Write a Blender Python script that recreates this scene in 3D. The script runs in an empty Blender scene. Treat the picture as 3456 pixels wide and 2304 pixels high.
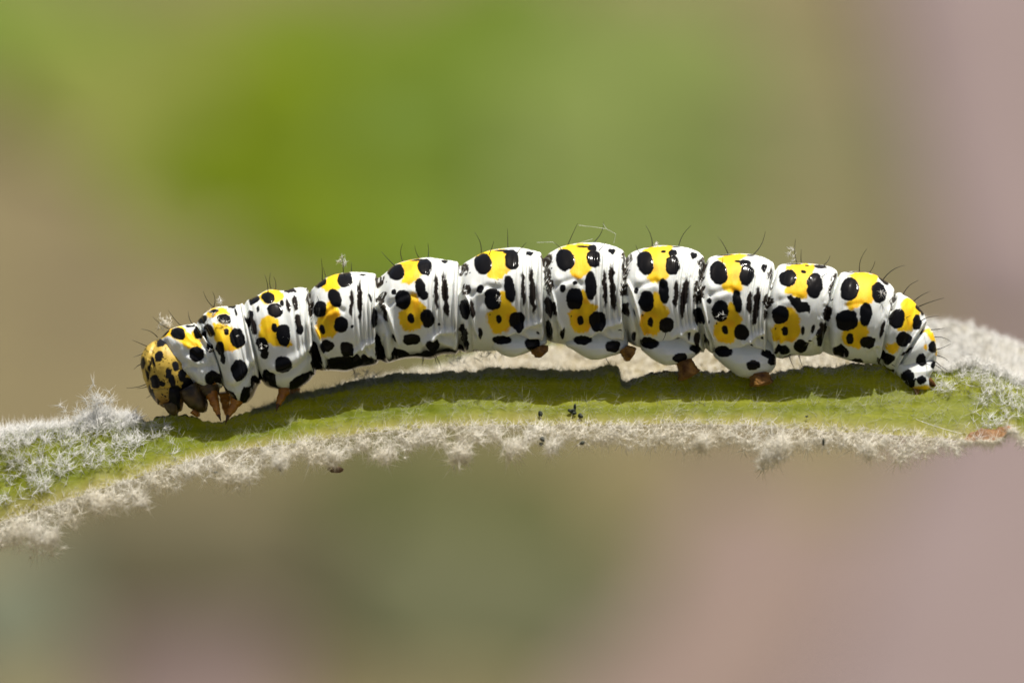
import bpy, math, random
import numpy as np
from mathutils import Vector, Matrix

# ------------------------------------------------------------------ camera, sky, sun
# 1 Blender unit = 1 cm.  The animal and its leaf are laid out in a tilted frame
# (x right, y away from the lens, z up across the view); the frame is pitched down
# by PITCH and stands HGT above the garden soil.
PITCH = math.radians(20.0)
HGT = 75.0
DIST = 40.0
PPU = 600.0
CP, SP = math.cos(PITCH), math.sin(PITCH)
sc = bpy.context.scene
sc.unit_settings.scale_length = 0.01
col = sc.collection

def to_world(p):
    x, y, z = p
    return Vector((x, y * CP + z * SP, -y * SP + z * CP + HGT))

cd = bpy.data.cameras.new('camera')
cam = bpy.data.objects.new('camera', cd)
col.objects.link(cam)
cam.location = to_world((0, -DIST, 0))
cam.rotation_euler = (math.radians(90) - PITCH, 0, 0)
cd.sensor_width = 36.0
cd.lens = 36.0 * DIST / (3456 / PPU)
cd.clip_start = 1.0
cd.clip_end = 20000.0
cd.dof.use_dof = True
cd.dof.focus_distance = DIST - 0.23
cd.dof.aperture_fstop = cd.lens * 1e-3 / 0.95
sc.camera = cam

SUN_CAM = Vector((0.20, -0.11, 0.97)).normalized()      # towards the sun, in the tilted frame
SUN_DIR = Vector((SUN_CAM.x, SUN_CAM.y * CP + SUN_CAM.z * SP, -SUN_CAM.y * SP + SUN_CAM.z * CP))
w = bpy.data.worlds.new('World'); sc.world = w; w.use_nodes = True
nt = w.node_tree
bg = nt.nodes['Background']
sky = nt.nodes.new('ShaderNodeTexSky')
sky.sky_type = 'NISHITA'; sky.sun_disc = False; sky.dust_density = 6.0; sky.air_density = 1.0; sky.ozone_density = 0.3
sky.sun_elevation = math.asin(SUN_DIR.z)
sky.sun_rotation = math.atan2(SUN_DIR.x, SUN_DIR.y)
nt.links.new(sky.outputs[0], bg.inputs[0])
bg.inputs[1].default_value = 0.064
sd = bpy.data.lights.new('sun', 'SUN'); sun = bpy.data.objects.new('sun', sd); col.objects.link(sun)
sd.energy = 4.6; sd.angle = math.radians(0.53); sd.color = (1.0, 0.955, 0.88)
sun.location = (0, 0, 300)
sun.rotation_euler = SUN_DIR.to_track_quat('Z', 'Y').to_euler()
sc.view_settings.view_transform = 'Standard'; sc.view_settings.look = 'None'
sc.view_settings.exposure = 0.4; sc.view_settings.gamma = 1.0
sc.cycles.max_bounces = 12; sc.cycles.diffuse_bounces = 8; sc.cycles.transmission_bounces = 10; sc.cycles.transparent_max_bounces = 32

rng = np.random.default_rng(7)
random.seed(7)

# ------------------------------------------------------------------ helpers
def fx(px, y=0.0): return (np.asarray(px, float) - 1728.0) / PPU * (DIST + y) / DIST
def fz(py, y=0.0): return (1152.0 - np.asarray(py, float)) / PPU * (DIST + y) / DIST
def P(px, py, y=0.0): return np.array([float(fx(px, y)), float(y), float(fz(py, y))])

def mesh(name, V, F, mat=None, smooth=True):
    V = np.asarray(V, np.float32); F = np.asarray(F, np.int32)
    me = bpy.data.meshes.new(name)
    n, k = F.shape
    me.vertices.add(len(V)); me.vertices.foreach_set('co', V.ravel())
    me.loops.add(n * k); me.loops.foreach_set('vertex_index', F.ravel())
    me.polygons.add(n)
    me.polygons.foreach_set('loop_start', np.arange(0, n * k, k, dtype=np.int32))
    me.polygons.foreach_set('loop_total', np.full(n, k, np.int32))
    if smooth: me.polygons.foreach_set('use_smooth', np.ones(n, bool))
    me.update(calc_edges=True); me.validate()
    if mat: me.materials.append(mat)
    return me

def paint_attr(me, C):
    a = me.color_attributes.new('pigment', 'FLOAT_COLOR', 'POINT')
    full = np.ones((len(C), 4), np.float32); full[:, :3] = C
    a.data.foreach_set('color', full.ravel())

def tag(o, label=None, cat=None, group=None, kind=None):
    for k, v in (('label', label), ('category', cat), ('group', group), ('kind', kind)):
        if v: o[k] = v
    return o

def root(name, base, label, cat, group=None):
    """Empty at the base of a thing of the tilted frame."""
    o = bpy.data.objects.new(name, None); col.objects.link(o)
    o.empty_display_size = 0.2
    o.location = to_world(base); o.rotation_euler = (-PITCH, 0, 0)
    o['_b'] = [float(c) for c in base]
    return tag(o, label, cat, group)

def part(name, V, F, mat, parent, smooth=True, C=None, top=None, kind=None):
    """A mesh laid out in the tilted frame, child of a thing or of a part of it."""
    r = top or parent
    V = np.asarray(V, float) - np.array(list(r['_b']))
    me = mesh(name, V, F, mat, smooth)
    if C is not None: paint_attr(me, C)
    o = bpy.data.objects.new(name, me); col.objects.link(o); o.parent = parent
    if kind: o['kind'] = kind
    return o

def solo(name, V, F, mat, label, cat, group=None, smooth=True, kind=None):
    V = np.asarray(V, float); b = V.mean(0); b[2] = V[:, 2].min()
    me = mesh(name, V - b, F, mat, smooth)
    o = bpy.data.objects.new(name, me); col.objects.link(o)
    o.location = to_world(b); o.rotation_euler = (-PITCH, 0, 0)
    return tag(o, label, cat, group, kind)

def grid_faces(nu, nv, wrap=False):
    i = np.arange(nu - 1)[:, None]; j = np.arange(nv if wrap else nv - 1)[None, :]
    j2 = (j + 1) % nv
    a = i * nv + j; b = i * nv + j2; c = (i + 1) * nv + j2; d = (i + 1) * nv + j
    return np.stack([a, b, c, d], -1).reshape(-1, 4)

def join(parts):
    VV, FF, n = [], [], 0
    for V, F in parts:
        VV.append(V); FF.append(np.asarray(F) + n); n += len(V)
    return np.concatenate(VV), np.concatenate(FF)

def pchip(xk, yk, x):
    xk = np.asarray(xk, float); yk = np.asarray(yk, float); x = np.asarray(x, float)
    h = np.diff(xk); d = np.diff(yk) / h
    m = np.zeros_like(yk)
    for i in range(1, len(xk) - 1):
        if d[i - 1] * d[i] > 0:
            w1 = 2 * h[i] + h[i - 1]; w2 = h[i] + 2 * h[i - 1]
            m[i] = (w1 + w2) / (w1 / d[i - 1] + w2 / d[i])
    m[0], m[-1] = d[0], d[-1]
    k = np.clip(np.searchsorted(xk, x) - 1, 0, len(h) - 1)
    t = np.clip((x - xk[k]) / h[k], 0, 1); H = h[k]
    return ((2*t**3 - 3*t**2 + 1) * yk[k] + (t**3 - 2*t**2 + t) * H * m[k]
            + (-2*t**3 + 3*t**2) * yk[k+1] + (t**3 - t**2) * H * m[k+1])

_lat = np.random.default_rng(3).random((256, 256)) * 2 - 1
def noise2(x, y):
    x = np.asarray(x, float); y = np.asarray(y, float)
    xi = np.floor(x).astype(int); yi = np.floor(y).astype(int)
    u = x - xi; v = y - yi; u = u*u*(3-2*u); v = v*v*(3-2*v)
    g = lambda a, b: _lat[a & 255, b & 255]
    return (g(xi,yi)*(1-u)+g(xi+1,yi)*u)*(1-v) + (g(xi,yi+1)*(1-u)+g(xi+1,yi+1)*u)*v
def sstep(a, b, x):
    t = np.clip((x - a) / (b - a), 0, 1); return t*t*(3-2*t)

# ------------------------------------------------------------------ materials
def mat(name):
    m = bpy.data.materials.new(name); m.use_nodes = True
    b = m.node_tree.nodes['Principled BSDF']
    return m, m.node_tree, b

def noisy(name, c1, c2, scale, rough=0.6, spec=0.4, transl=0.0, clear=0.0, bump=0.0, detail=4.0, sheen=0.0):
    """Two-tone noise material, optionally letting light through (thin leaf, hair)."""
    m, t, b = mat(name); N = t.nodes; L = t.links
    tc = N.new('ShaderNodeTexCoord'); nz = N.new('ShaderNodeTexNoise')
    nz.inputs['Scale'].default_value = scale; nz.inputs['Detail'].default_value = detail
    L.new(tc.outputs['Object'], nz.inputs['Vector'])
    rp = N.new('ShaderNodeValToRGB')
    rp.color_ramp.elements[0].position = 0.32; rp.color_ramp.elements[1].position = 0.68
    rp.color_ramp.elements[0].color = (*c1, 1); rp.color_ramp.elements[1].color = (*c2, 1)
    L.new(nz.outputs['Fac'], rp.inputs[0]); L.new(rp.outputs[0], b.inputs['Base Color'])
    b.inputs['Roughness'].default_value = rough; b.inputs['Specular IOR Level'].default_value = spec
    if bump:
        bp = N.new('ShaderNodeBump'); bp.inputs['Strength'].default_value = bump; bp.inputs['Distance'].default_value = 0.02
        L.new(nz.outputs['Fac'], bp.inputs['Height']); L.new(bp.outputs[0], b.inputs['Normal'])
    if transl:
        tr = N.new('ShaderNodeBsdfTranslucent'); mx = N.new('ShaderNodeMixShader')
        mx.inputs[0].default_value = transl
        L.new(rp.outputs[0], tr.inputs['Color'])
        L.new(b.outputs[0], mx.inputs[1]); L.new(tr.outputs[0], mx.inputs[2])
        out = mx.outputs[0]
        if clear:
            tp = N.new('ShaderNodeBsdfTransparent'); m2 = N.new('ShaderNodeMixShader'); m2.inputs[0].default_value = clear
            L.new(out, m2.inputs[1]); L.new(tp.outputs[0], m2.inputs[2]); out = m2.outputs[0]
        L.new(out, N['Material Output'].inputs['Surface'])
    return m

def skin_material(name, rough_light, rough_dark, sss, coat=0.0):
    m, t, b = mat(name); N = t.nodes; L = t.links
    at = N.new('ShaderNodeAttribute'); at.attribute_name = 'pigment'
    tc = N.new('ShaderNodeTexCoord')
    nz = N.new('ShaderNodeTexNoise'); nz.inputs['Scale'].default_value = 9.0; nz.inputs['Detail'].default_value = 5
    L.new(tc.outputs['Object'], nz.inputs['Vector'])
    mr = N.new('ShaderNodeMapRange'); mr.inputs['To Min'].default_value = 0.90; mr.inputs['To Max'].default_value = 1.07
    L.new(nz.outputs['Fac'], mr.inputs['Value'])
    mu = N.new('ShaderNodeMix'); mu.data_type = 'RGBA'; mu.blend_type = 'MULTIPLY'; mu.inputs['Factor'].default_value = 1
    L.new(at.outputs['Color'], mu.inputs['A']); L.new(mr.outputs[0], mu.inputs['B'])
    L.new(mu.outputs['Result'], b.inputs['Base Color'])
    bw = N.new('ShaderNodeRGBToBW'); L.new(at.outputs['Color'], bw.inputs[0])
    rr = N.new('ShaderNodeMapRange'); rr.inputs['From Max'].default_value = 0.4
    rr.inputs['To Min'].default_value = rough_dark; rr.inputs['To Max'].default_value = rough_light
    L.new(bw.outputs[0], rr.inputs['Value']); L.new(rr.outputs[0], b.inputs['Roughness'])
    sw = N.new('ShaderNodeMapRange'); sw.inputs['From Max'].default_value = 0.4; sw.inputs['To Max'].default_value = sss
    L.new(bw.outputs[0], sw.inputs['Value']); L.new(sw.outputs[0], b.inputs['Subsurface Weight'])
    b.inputs['Subsurface Radius'].default_value = (1.0, 0.85, 0.6); b.inputs['Subsurface Scale'].default_value = 0.03
    sl = N.new('ShaderNodeMapRange'); sl.inputs['From Max'].default_value = 0.4; sl.inputs['To Min'].default_value = 0.07; sl.inputs['To Max'].default_value = 0.26
    L.new(bw.outputs[0], sl.inputs['Value']); L.new(sl.outputs[0], b.inputs['Specular IOR Level'])
    b.inputs['Coat Weight'].default_value = coat; b.inputs['Coat Roughness'].default_value = 0.15
    # fine skin creases
    n2 = N.new('ShaderNodeTexNoise'); n2.inputs['Scale'].default_value = 34.0; n2.inputs['Detail'].default_value = 3
    mp = N.new('ShaderNodeMapping'); mp.inputs['Scale'].default_value = (2.4, 1, 0.35)
    L.new(tc.outputs['Object'], mp.inputs[0]); L.new(mp.outputs[0], n2.inputs['Vector'])
    bp = N.new('ShaderNodeBump'); bp.inputs['Strength'].default_value = 0.12; bp.inputs['Distance'].default_value = 0.012
    L.new(n2.outputs['Fac'], bp.inputs['Height'])
    bs = N.new('ShaderNodeMapRange'); bs.inputs['From Max'].default_value = 0.4; bs.inputs['To Max'].default_value = 0.17
    L.new(bw.outputs[0], bs.inputs['Value']); L.new(bs.outputs[0], bp.inputs['Strength']); L.new(bp.outputs[0], b.inputs['Normal'])
    return m

M_SKIN = skin_material('caterpillar_skin', 0.58, 0.10, 0.5)
M_HEAD = skin_material('head_capsule', 0.45, 0.35, 0.20, 0.0)
M_LEG = noisy('amber_leg', (0.28, 0.09, 0.009), (0.52, 0.22, 0.024), 9, 0.28, 0.5, transl=0.15, bump=0.2)
M_CLAW = noisy('dark_claw', (0.035, 0.012, 0.006), (0.09, 0.03, 0.012), 12, 0.3)
M_PAD = noisy('brown_foot', (0.08, 0.032, 0.012), (0.38, 0.20, 0.05), 14, 0.6, 0.12, transl=0.2, bump=0.6)
M_MOUTH = noisy('mouth_brown', (0.008, 0.006, 0.005), (0.10, 0.06, 0.018), 14, 0.35, bump=0.4)
M_BRISTLE = noisy('black_bristle', (0.008, 0.007, 0.006), (0.02, 0.018, 0.014), 5, 0.4)
M_WOOL = noisy('white_wool', (0.90, 0.89, 0.85), (0.95, 0.95, 0.93), 3, 0.35, 0.5, transl=0.5, clear=0.25)
M_WOOLTAN = noisy('cream_wool', (0.91, 0.87, 0.75), (0.96, 0.94, 0.87), 4, 0.4, 0.5, transl=0.5, clear=0.25)
M_FINE = noisy('fine_hair', (0.60, 0.62, 0.42), (0.74, 0.74, 0.56), 4, 0.4, 0.5, transl=0.4, clear=0.45)
M_BACK = noisy('woolly_upper_side', (0.42, 0.36, 0.20), (0.60, 0.54, 0.36), 7, 0.8, 0.2, transl=0.55, bump=0.9, detail=8)
M_EDGE = noisy('dark_cut_edge', (0.012, 0.018, 0.010), (0.06, 0.055, 0.022), 10, 0.7)
M_BROWN = noisy('dry_brown', (0.10, 0.045, 0.012), (0.26, 0.13, 0.04), 8, 0.7, bump=0.6)
M_FRASS = noisy('frass', (0.010, 0.014, 0.008), (0.04, 0.05, 0.03), 14, 0.7, bump=0.6)
M_BARK = noisy('bark_flake', (0.035, 0.018, 0.008), (0.16, 0.09, 0.05), 10, 0.8, bump=0.8)
M_SILK = noisy('silk', (0.8, 0.8, 0.8), (0.9, 0.9, 0.9), 2, 0.25, 0.6, transl=0.4)

def leaf_material():
    """Green underside: broad mottling, long vein streaks, light passing through."""
    m, t, b = mat('leaf_green'); N = t.nodes; L = t.links
    tc = N.new('ShaderNodeTexCoord')
    def nz(scale, mapscale, det=4):
        mp = N.new('ShaderNodeMapping'); mp.inputs['Scale'].default_value = mapscale
        n = N.new('ShaderNodeTexNoise'); n.inputs['Scale'].default_value = scale; n.inputs['Detail'].default_value = det
        L.new(tc.outputs['Object'], mp.inputs[0]); L.new(mp.outputs[0], n.inputs['Vector']); return n
    def ramp(src, a, ca, bq, cb):
        r = N.new('ShaderNodeValToRGB'); e = r.color_ramp.elements
        e[0].position = a; e[0].color = (*ca, 1); e[1].position = bq; e[1].color = (*cb, 1)
        L.new(src, r.inputs[0]); return r
    def mix(mode, f, A, B):
        x = N.new('ShaderNodeMix'); x.data_type = 'RGBA'; x.blend_type = mode; x.inputs['Factor'].default_value = f
        L.new(A, x.inputs['A']); L.new(B, x.inputs['B']); return x.outputs['Result']
    a = ramp(nz(1.1, (0.6, 1, 1.6)).outputs['Fac'], 0.3, (0.24, 0.30, 0.016), 0.7, (0.34, 0.375, 0.022))
    s = ramp(nz(5.0, (0.18, 1, 3.0), 5).outputs['Fac'], 0.35, (0.62, 0.68, 0.6), 0.65, (1.12, 1.08, 1.1))
    f = ramp(nz(55.0, (1, 1, 1), 3).outputs['Fac'], 0.35, (0.86, 0.88, 0.86), 0.65, (1.1, 1.1, 1.15))
    c = mix('MULTIPLY', 0.8, a.outputs[0], s.outputs[0]); c = mix('MULTIPLY', 0.8, c, f.outputs[0])
    # the midrib side of the blade is yellower (attribute runs from the cut edge to the midrib)
    at = N.new('ShaderNodeAttribute'); at.attribute_name = 'pigment'
    x = N.new('ShaderNodeMix'); x.data_type = 'RGBA'
    L.new(at.outputs['Fac'], x.inputs['Factor']); L.new(c, x.inputs['A']); x.inputs['B'].default_value = (0.47, 0.42, 0.13, 1)
    L.new(x.outputs['Result'], b.inputs['Base Color'])
    b.inputs['Roughness'].default_value = 0.55; b.inputs['Specular IOR Level'].default_value = 0.3
    bp = N.new('ShaderNodeBump'); bp.inputs['Strength'].default_value = 0.35; bp.inputs['Distance'].default_value = 0.02
    L.new(nz(26.0, (0.5, 1, 1), 6).outputs['Fac'], bp.inputs['Height']); L.new(bp.outputs[0], b.inputs['Normal'])
    tr = N.new('ShaderNodeBsdfTranslucent'); mx = N.new('ShaderNodeMixShader'); mx.inputs[0].default_value = 0.62
    L.new(x.outputs['Result'], tr.inputs['Color'])
    L.new(b.outputs[0], mx.inputs[1]); L.new(tr.outputs[0], mx.inputs[2])
    L.new(mx.outputs[0], N['Material Output'].inputs['Surface'])
    return m
M_LEAF = leaf_material()

# ------------------------------------------------------------------ the garden far behind (out of focus)
def ground_hit(px, py, h=0.0):
    """Spot of the garden at height h seen past the leaf."""
    o = to_world((0, -DIST, 0)); q = to_world((float(fx(px)), 0, float(fz(py))))
    d = q - o; t = (h - o.z) / d.z
    return o + d * t, (d * t).length / DIST / PPU        # point, cm per photo pixel there

def soil_material():
    m, t, b = mat('soil'); N = t.nodes; L = t.links
    tc = N.new('ShaderNodeTexCoord')
    def nz(s, d=5):
        n = N.new('ShaderNodeTexNoise'); n.inputs['Scale'].default_value = s; n.inputs['Detail'].default_value = d
        L.new(tc.outputs['Object'], n.inputs['Vector']); return n
    r = N.new('ShaderNodeValToRGB'); e = r.color_ramp.elements
    e[0].position = 0.33; e[0].color = (0.085, 0.066, 0.030, 1); e[1].position = 0.66; e[1].color = (0.155, 0.127, 0.052, 1)
    L.new(nz(0.22, 6).outputs['Fac'], r.inputs[0]); L.new(r.outputs[0], b.inputs['Base Color'])
    bp = N.new('ShaderNodeBump'); bp.inputs['Strength'].default_value = 0.7; bp.inputs['Distance'].default_value = 0.4
    L.new(nz(1.6, 8).outputs['Fac'], bp.inputs['Height']); L.new(bp.outputs[0], b.inputs['Normal'])
    b.inputs['Roughness'].default_value = 0.95
    return m

def build_ground():
    n = 90
    s = np.sinh(np.linspace(-5.2, 5.2, n)); s = s / s.max() * 6000
    X, Y = np.meshgrid(s, s + 90, indexing='ij')
    Z = 0.5 * noise2(X / 9, Y / 9) + 0.2 * noise2(X / 3, Y / 3)
    me = mesh('soil', np.stack([X, Y, Z - 0.6], -1).reshape(-1, 3), grid_faces(n, n)[:, ::-1], soil_material())
    o = bpy.data.objects.new('ground', me); col.objects.link(o); o['kind'] = 'structure'
build_ground()

def free_root(name, loc, label, cat, group=None):
    o = bpy.data.objects.new(name, None); col.objects.link(o); o.location = loc; o.empty_display_size = 1
    o['_b'] = [0.0, 0.0, 0.0]
    return tag(o, label, cat, group)

def blade(px, py, h, wpx, hpx, tilt, twist):
    """A bowed oval leaf centred where the pixel sees height h; tilt 0 = flat, 90 = facing the lens."""
    c, k = ground_hit(px, py, h)
    a = math.radians(tilt)
    fore = math.sin(PITCH) * math.cos(a) + math.cos(PITCH) * math.sin(a)
    Wd, Ln = wpx * k, hpx * k / fore
    nu, nv = 22, 11
    u = np.linspace(-1, 1, nu)[:, None]; v = np.linspace(-1, 1, nv)[None, :]
    prof = np.sqrt(np.clip(1 - np.abs(u) ** 2.6, 0, 1)) * (1 - 0.15 * u) + 0.004
    lx = v * prof * Wd / 2 * (1 + 0.05 * np.sin(u * 19)); ly = u * Ln / 2 + 0 * v
    lz = 0.10 * Wd * (v ** 2) * prof - 0.12 * Ln * u ** 2 + 0.02 * Wd * np.sin(9 * u + 3 * np.abs(v)) * np.abs(v)
    R = Matrix.Rotation(a, 3, 'X') @ Matrix.Rotation(math.radians(twist), 3, 'Z')
    V = np.stack([lx, ly, lz], -1).reshape(-1, 3) @ np.array(R).T
    return np.array(c), V, grid_faces(nu, nv), np.array(R @ Vector((0, -Ln / 2, -0.12 * Ln)))

def tube(pts, rad, ns=8, cap=True):
    pts = np.asarray(pts, float); rad = np.asarray(rad, float); n = len(pts)
    T = np.gradient(pts, axis=0); T /= np.linalg.norm(T, axis=1)[:, None] + 1e-12
    ref = np.array([0.31, 1.0, 0.17]); ref /= np.linalg.norm(ref)
    A = np.cross(T, ref); A /= np.linalg.norm(A, axis=1)[:, None] + 1e-12
    B = np.cross(T, A)
    th = np.linspace(0, 2*np.pi, ns, endpoint=False)
    V = (pts[:, None] + rad[:, None, None] * (np.cos(th)[None, :, None] * A[:, None] + np.sin(th)[None, :, None] * B[:, None])).reshape(-1, 3)
    F = grid_faces(n, ns, True)
    if cap:
        V = np.concatenate([V, pts[:1], pts[-1:]]); c0, c1 = n * ns, n * ns + 1
        j = np.arange(ns); j2 = (j + 1) % ns
        F = np.concatenate([F, np.stack([j2, j, np.full(ns, c0), np.full(ns, c0)], -1)[:, [0, 1, 2, 2]],
                            np.stack([j + (n-1)*ns, j2 + (n-1)*ns, np.full(ns, c1), np.full(ns, c1)], -1)[:, [0, 1, 2, 2]]])
        F = tri_split(F)
    return V, F

def tri_split(F):
    q = F[F[:, 2] != F[:, 3]]; t = F[F[:, 2] == F[:, 3]][:, :3]
    return np.concatenate([q[:, [0, 1, 2]], q[:, [0, 2, 3]], t])

def plant(name, label, leaves, group):
    cs = [blade(*l[:6], l[6]) for l in leaves]
    base = np.mean([c[0] for c in cs], 0); base[2] = -0.5
    o = free_root(name, base, label, 'plant', group)
    for (c, V, F, st), l in zip(cs, leaves):
        ob_me = mesh('leaf_blade', V + (c - base), F, l[7])
        ob = bpy.data.objects.new('leaf_blade', ob_me); col.objects.link(ob); ob.parent = o
        s = c - base + st
        e = np.array([s[0] * 0.45, s[1] * 0.45, 0.0])
        t = np.linspace(0, 1, 7)[:, None]
        pts = s * (1 - t) + e * t + np.array([0, 0, 1.0]) * np.sin(t * np.pi) * 0.4
        V2, F2 = tube(pts, np.linspace(0.12, 0.22, 7), 7)
        so = bpy.data.objects.new('leaf_stalk', mesh('leaf_stalk', V2, F2, l[7])); col.objects.link(so); so.parent = o
    return o

G_VIVID = noisy('vivid_leaf', (0.115, 0.165, 0.004), (0.15, 0.205, 0.008), 0.6, 0.85, 0.08, transl=0.35)
G_MID = noisy('green_leaf', (0.125, 0.19, 0.024), (0.17, 0.245, 0.042), 0.6, 0.85, 0.08, transl=0.35)
G_SAGE = noisy('sage_leaf', (0.15, 0.195, 0.05), (0.195, 0.24, 0.072), 0.6, 0.85, 0.08, transl=0.3)
G_OLIVE = noisy('olive_leaf', (0.165, 0.19, 0.035), (0.2, 0.22, 0.055), 0.6, 0.85, 0.08, transl=0.3)
G_GREY = noisy('silver_leaf', (0.13, 0.145, 0.095), (0.17, 0.185, 0.125), 0.6, 0.85, 0.08, transl=0.3)
G_TAN = noisy('yellowing_leaf', (0.165, 0.16, 0.075), (0.20, 0.185, 0.095), 0.6, 0.85, 0.08, transl=0.3)
G_DULL2 = noisy('grey_green_leaf', (0.095, 0.1, 0.05), (0.125, 0.13, 0.068), 0.6, 0.85, 0.08, transl=0.3)
G_DULL = noisy('dull_leaf', (0.08, 0.088, 0.028), (0.108, 0.113, 0.042), 0.6, 0.85, 0.08, transl=0.3)
GP = 'low plants out of focus behind the leaf'
plant('broadleaf_plant', 'blurred vivid green broad leaves behind the caterpillar\'s front half', [
    (1180, 330, 2.5, 950, 800, 25, 20, G_VIVID), (800, 560, 0.8, 620, 460, 8, -30, G_VIVID),
    (1620, 420, 2.2, 900, 900, 25, -15, G_MID), (1500, 60, 3.0, 900, 420, 20, 30, G_MID),
    (1180, 760, 1.2, 700, 420, 15, 10, G_VIVID), (1600, 880, 1.2, 800, 420, 12, 20, G_MID)], GP)
plant('sage_plant', 'blurred pale sage green leaves behind the middle of the caterpillar', [
    (2120, 480, 2.2, 820, 900, 25, 10, G_SAGE), (2050, 880, 1.4, 900, 420, 15, -20, G_SAGE),
    (2300, 130, 1.6, 700, 420, 14, -35, G_SAGE), (2620, 480, 0.7, 780, 1000, 8, 5, G_TAN), (2560, 960, 0.6, 900, 460, 6, 12, G_TAN)], GP)
plant('olive_plant', 'blurred light olive leaves in front of brown soil near the vivid plant', [
    (460, 230, 0.8, 1050, 640, 8, 25, G_OLIVE), (60, 40, 0.9, 820, 560, 8, -20, G_MID), (820, 40, 1.0, 700, 380, 8, 15, G_MID)], GP)
plant('dull_plant', 'blurred dull green leaves on the soil below the woolly leaf', [
    (1600, 1700, 0.7, 760, 520, 8, 15, G_DULL), (1700, 1980, 0.7, 1050, 560, 8, -15, G_DULL2),
    (1250, 1560, 0.9, 600, 300, 10, 30, G_DULL)], GP)
plant('grey_plant', 'blurred grey green leaf on dark soil beside the woolly leaf tip', [
    (20, 1990, 0.7, 420, 520, 8, 10, G_GREY)], GP)

M_SLAB = noisy('mauve_stone', (0.158, 0.122, 0.114), (0.19, 0.15, 0.145), 0.12, 0.85, 0.08, bump=0.3, detail=8)
M_PINK = noisy('pink_stone', (0.15, 0.112, 0.094), (0.178, 0.133, 0.112), 0.5, 0.85, 0.08, bump=0.3, detail=8)
M_GREY = noisy('grey_stone', (0.095, 0.07, 0.06), (0.13, 0.095, 0.085), 0.5, 0.85, 0.2, bump=0.3, detail=8)
def slab(name, corners, h, m, label, cat, group=None):
    cs = [ground_hit(*c)[0] for c in corners]
    c = sum(cs, Vector()) / 4
    n = 14
    u = np.linspace(0, 1, n)[:, None, None]; v = np.linspace(0, 1, n)[None, :, None]
    q = [np.array(p - c) for p in cs]
    G = (q[0]*(1-u)*(1-v) + q[1]*u*(1-v) + q[2]*u*v + q[3]*(1-u)*v)
    e = np.minimum(np.minimum(u, 1-u), np.minimum(v, 1-v))[..., 0]
    top = G.copy(); top[..., 2] = h * sstep(-0.02, 0.09, e) - 0.05 + 0.05 * noise2(G[..., 0], G[..., 1])
    bot = G.copy(); bot[..., 2] = -0.9
    V, F = join([(top.reshape(-1, 3), grid_faces(n, n)), (bot.reshape(-1, 3), grid_faces(n, n)[:, ::-1])])
    rim = []
    N = n * n
    idx = np.arange(N).reshape(n, n)
    ring = np.concatenate([idx[0, :-1], idx[:-1, -1], idx[-1, :0:-1], idx[:0:-1, 0]])
    r2 = np.roll(ring, -1)
    F = np.concatenate([F, np.stack([ring, ring + N, r2 + N, r2], -1)])
    o = bpy.data.objects.new(name, mesh(name, V, F, m)); col.objects.link(o); o.location = c
    return tag(o, label, cat, group)
slab('paving_slab', [(3200, 1130), (4800, 1150), (4900, -900), (2760, -900)], 0.7, M_SLAB,
     'blurred mauve grey stone slab behind the caterpillar\'s tail', 'slab', 'stone slabs in the soil')
slab('paving_slab', [(2350, 3100), (4800, 3100), (4800, 1230), (3150, 1230)], 0.7, M_SLAB,
     'blurred mauve grey stone slab beside the pink stone', 'slab', 'stone slabs in the soil')
slab('pink_stone', [(1650, 2700), (2500, 2700), (3050, 1760), (2420, 1600)], 0.8, M_PINK,
     'blurred pink stone lying on the soil under the woolly leaf', 'stone')
M_DARK = noisy('dark_bark', (0.05, 0.046, 0.024), (0.085, 0.075, 0.042), 0.8, 0.9, 0.1, bump=0.5, detail=8)
slab('bark_piece', [(120, 2040), (1150, 2080), (1120, 1640), (160, 1600)], 0.5, M_DARK,
     'blurred dark brown bark piece on the soil under the woolly leaf', 'bark')
slab('grey_stone', [(250, 2700), (1050, 2700), (960, 2120), (330, 2150)], 0.6, M_GREY,
     'blurred grey brown stone on dark soil under the woolly leaf', 'stone')

# ------------------------------------------------------------------ caterpillar: markings measured on the animal
CROPS = {'A': (400, 900, 2138/750), 'B': (950, 820, 2352/750), 'C': (1500, 730, 2138/750),
         'D': (2050, 750, 2138/750), 'E': (2650, 830, 2138/750)}
def cpx(c, x, y):
    ox, oy, s = CROPS[c]; return ox + x / s, oy + y / s

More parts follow.
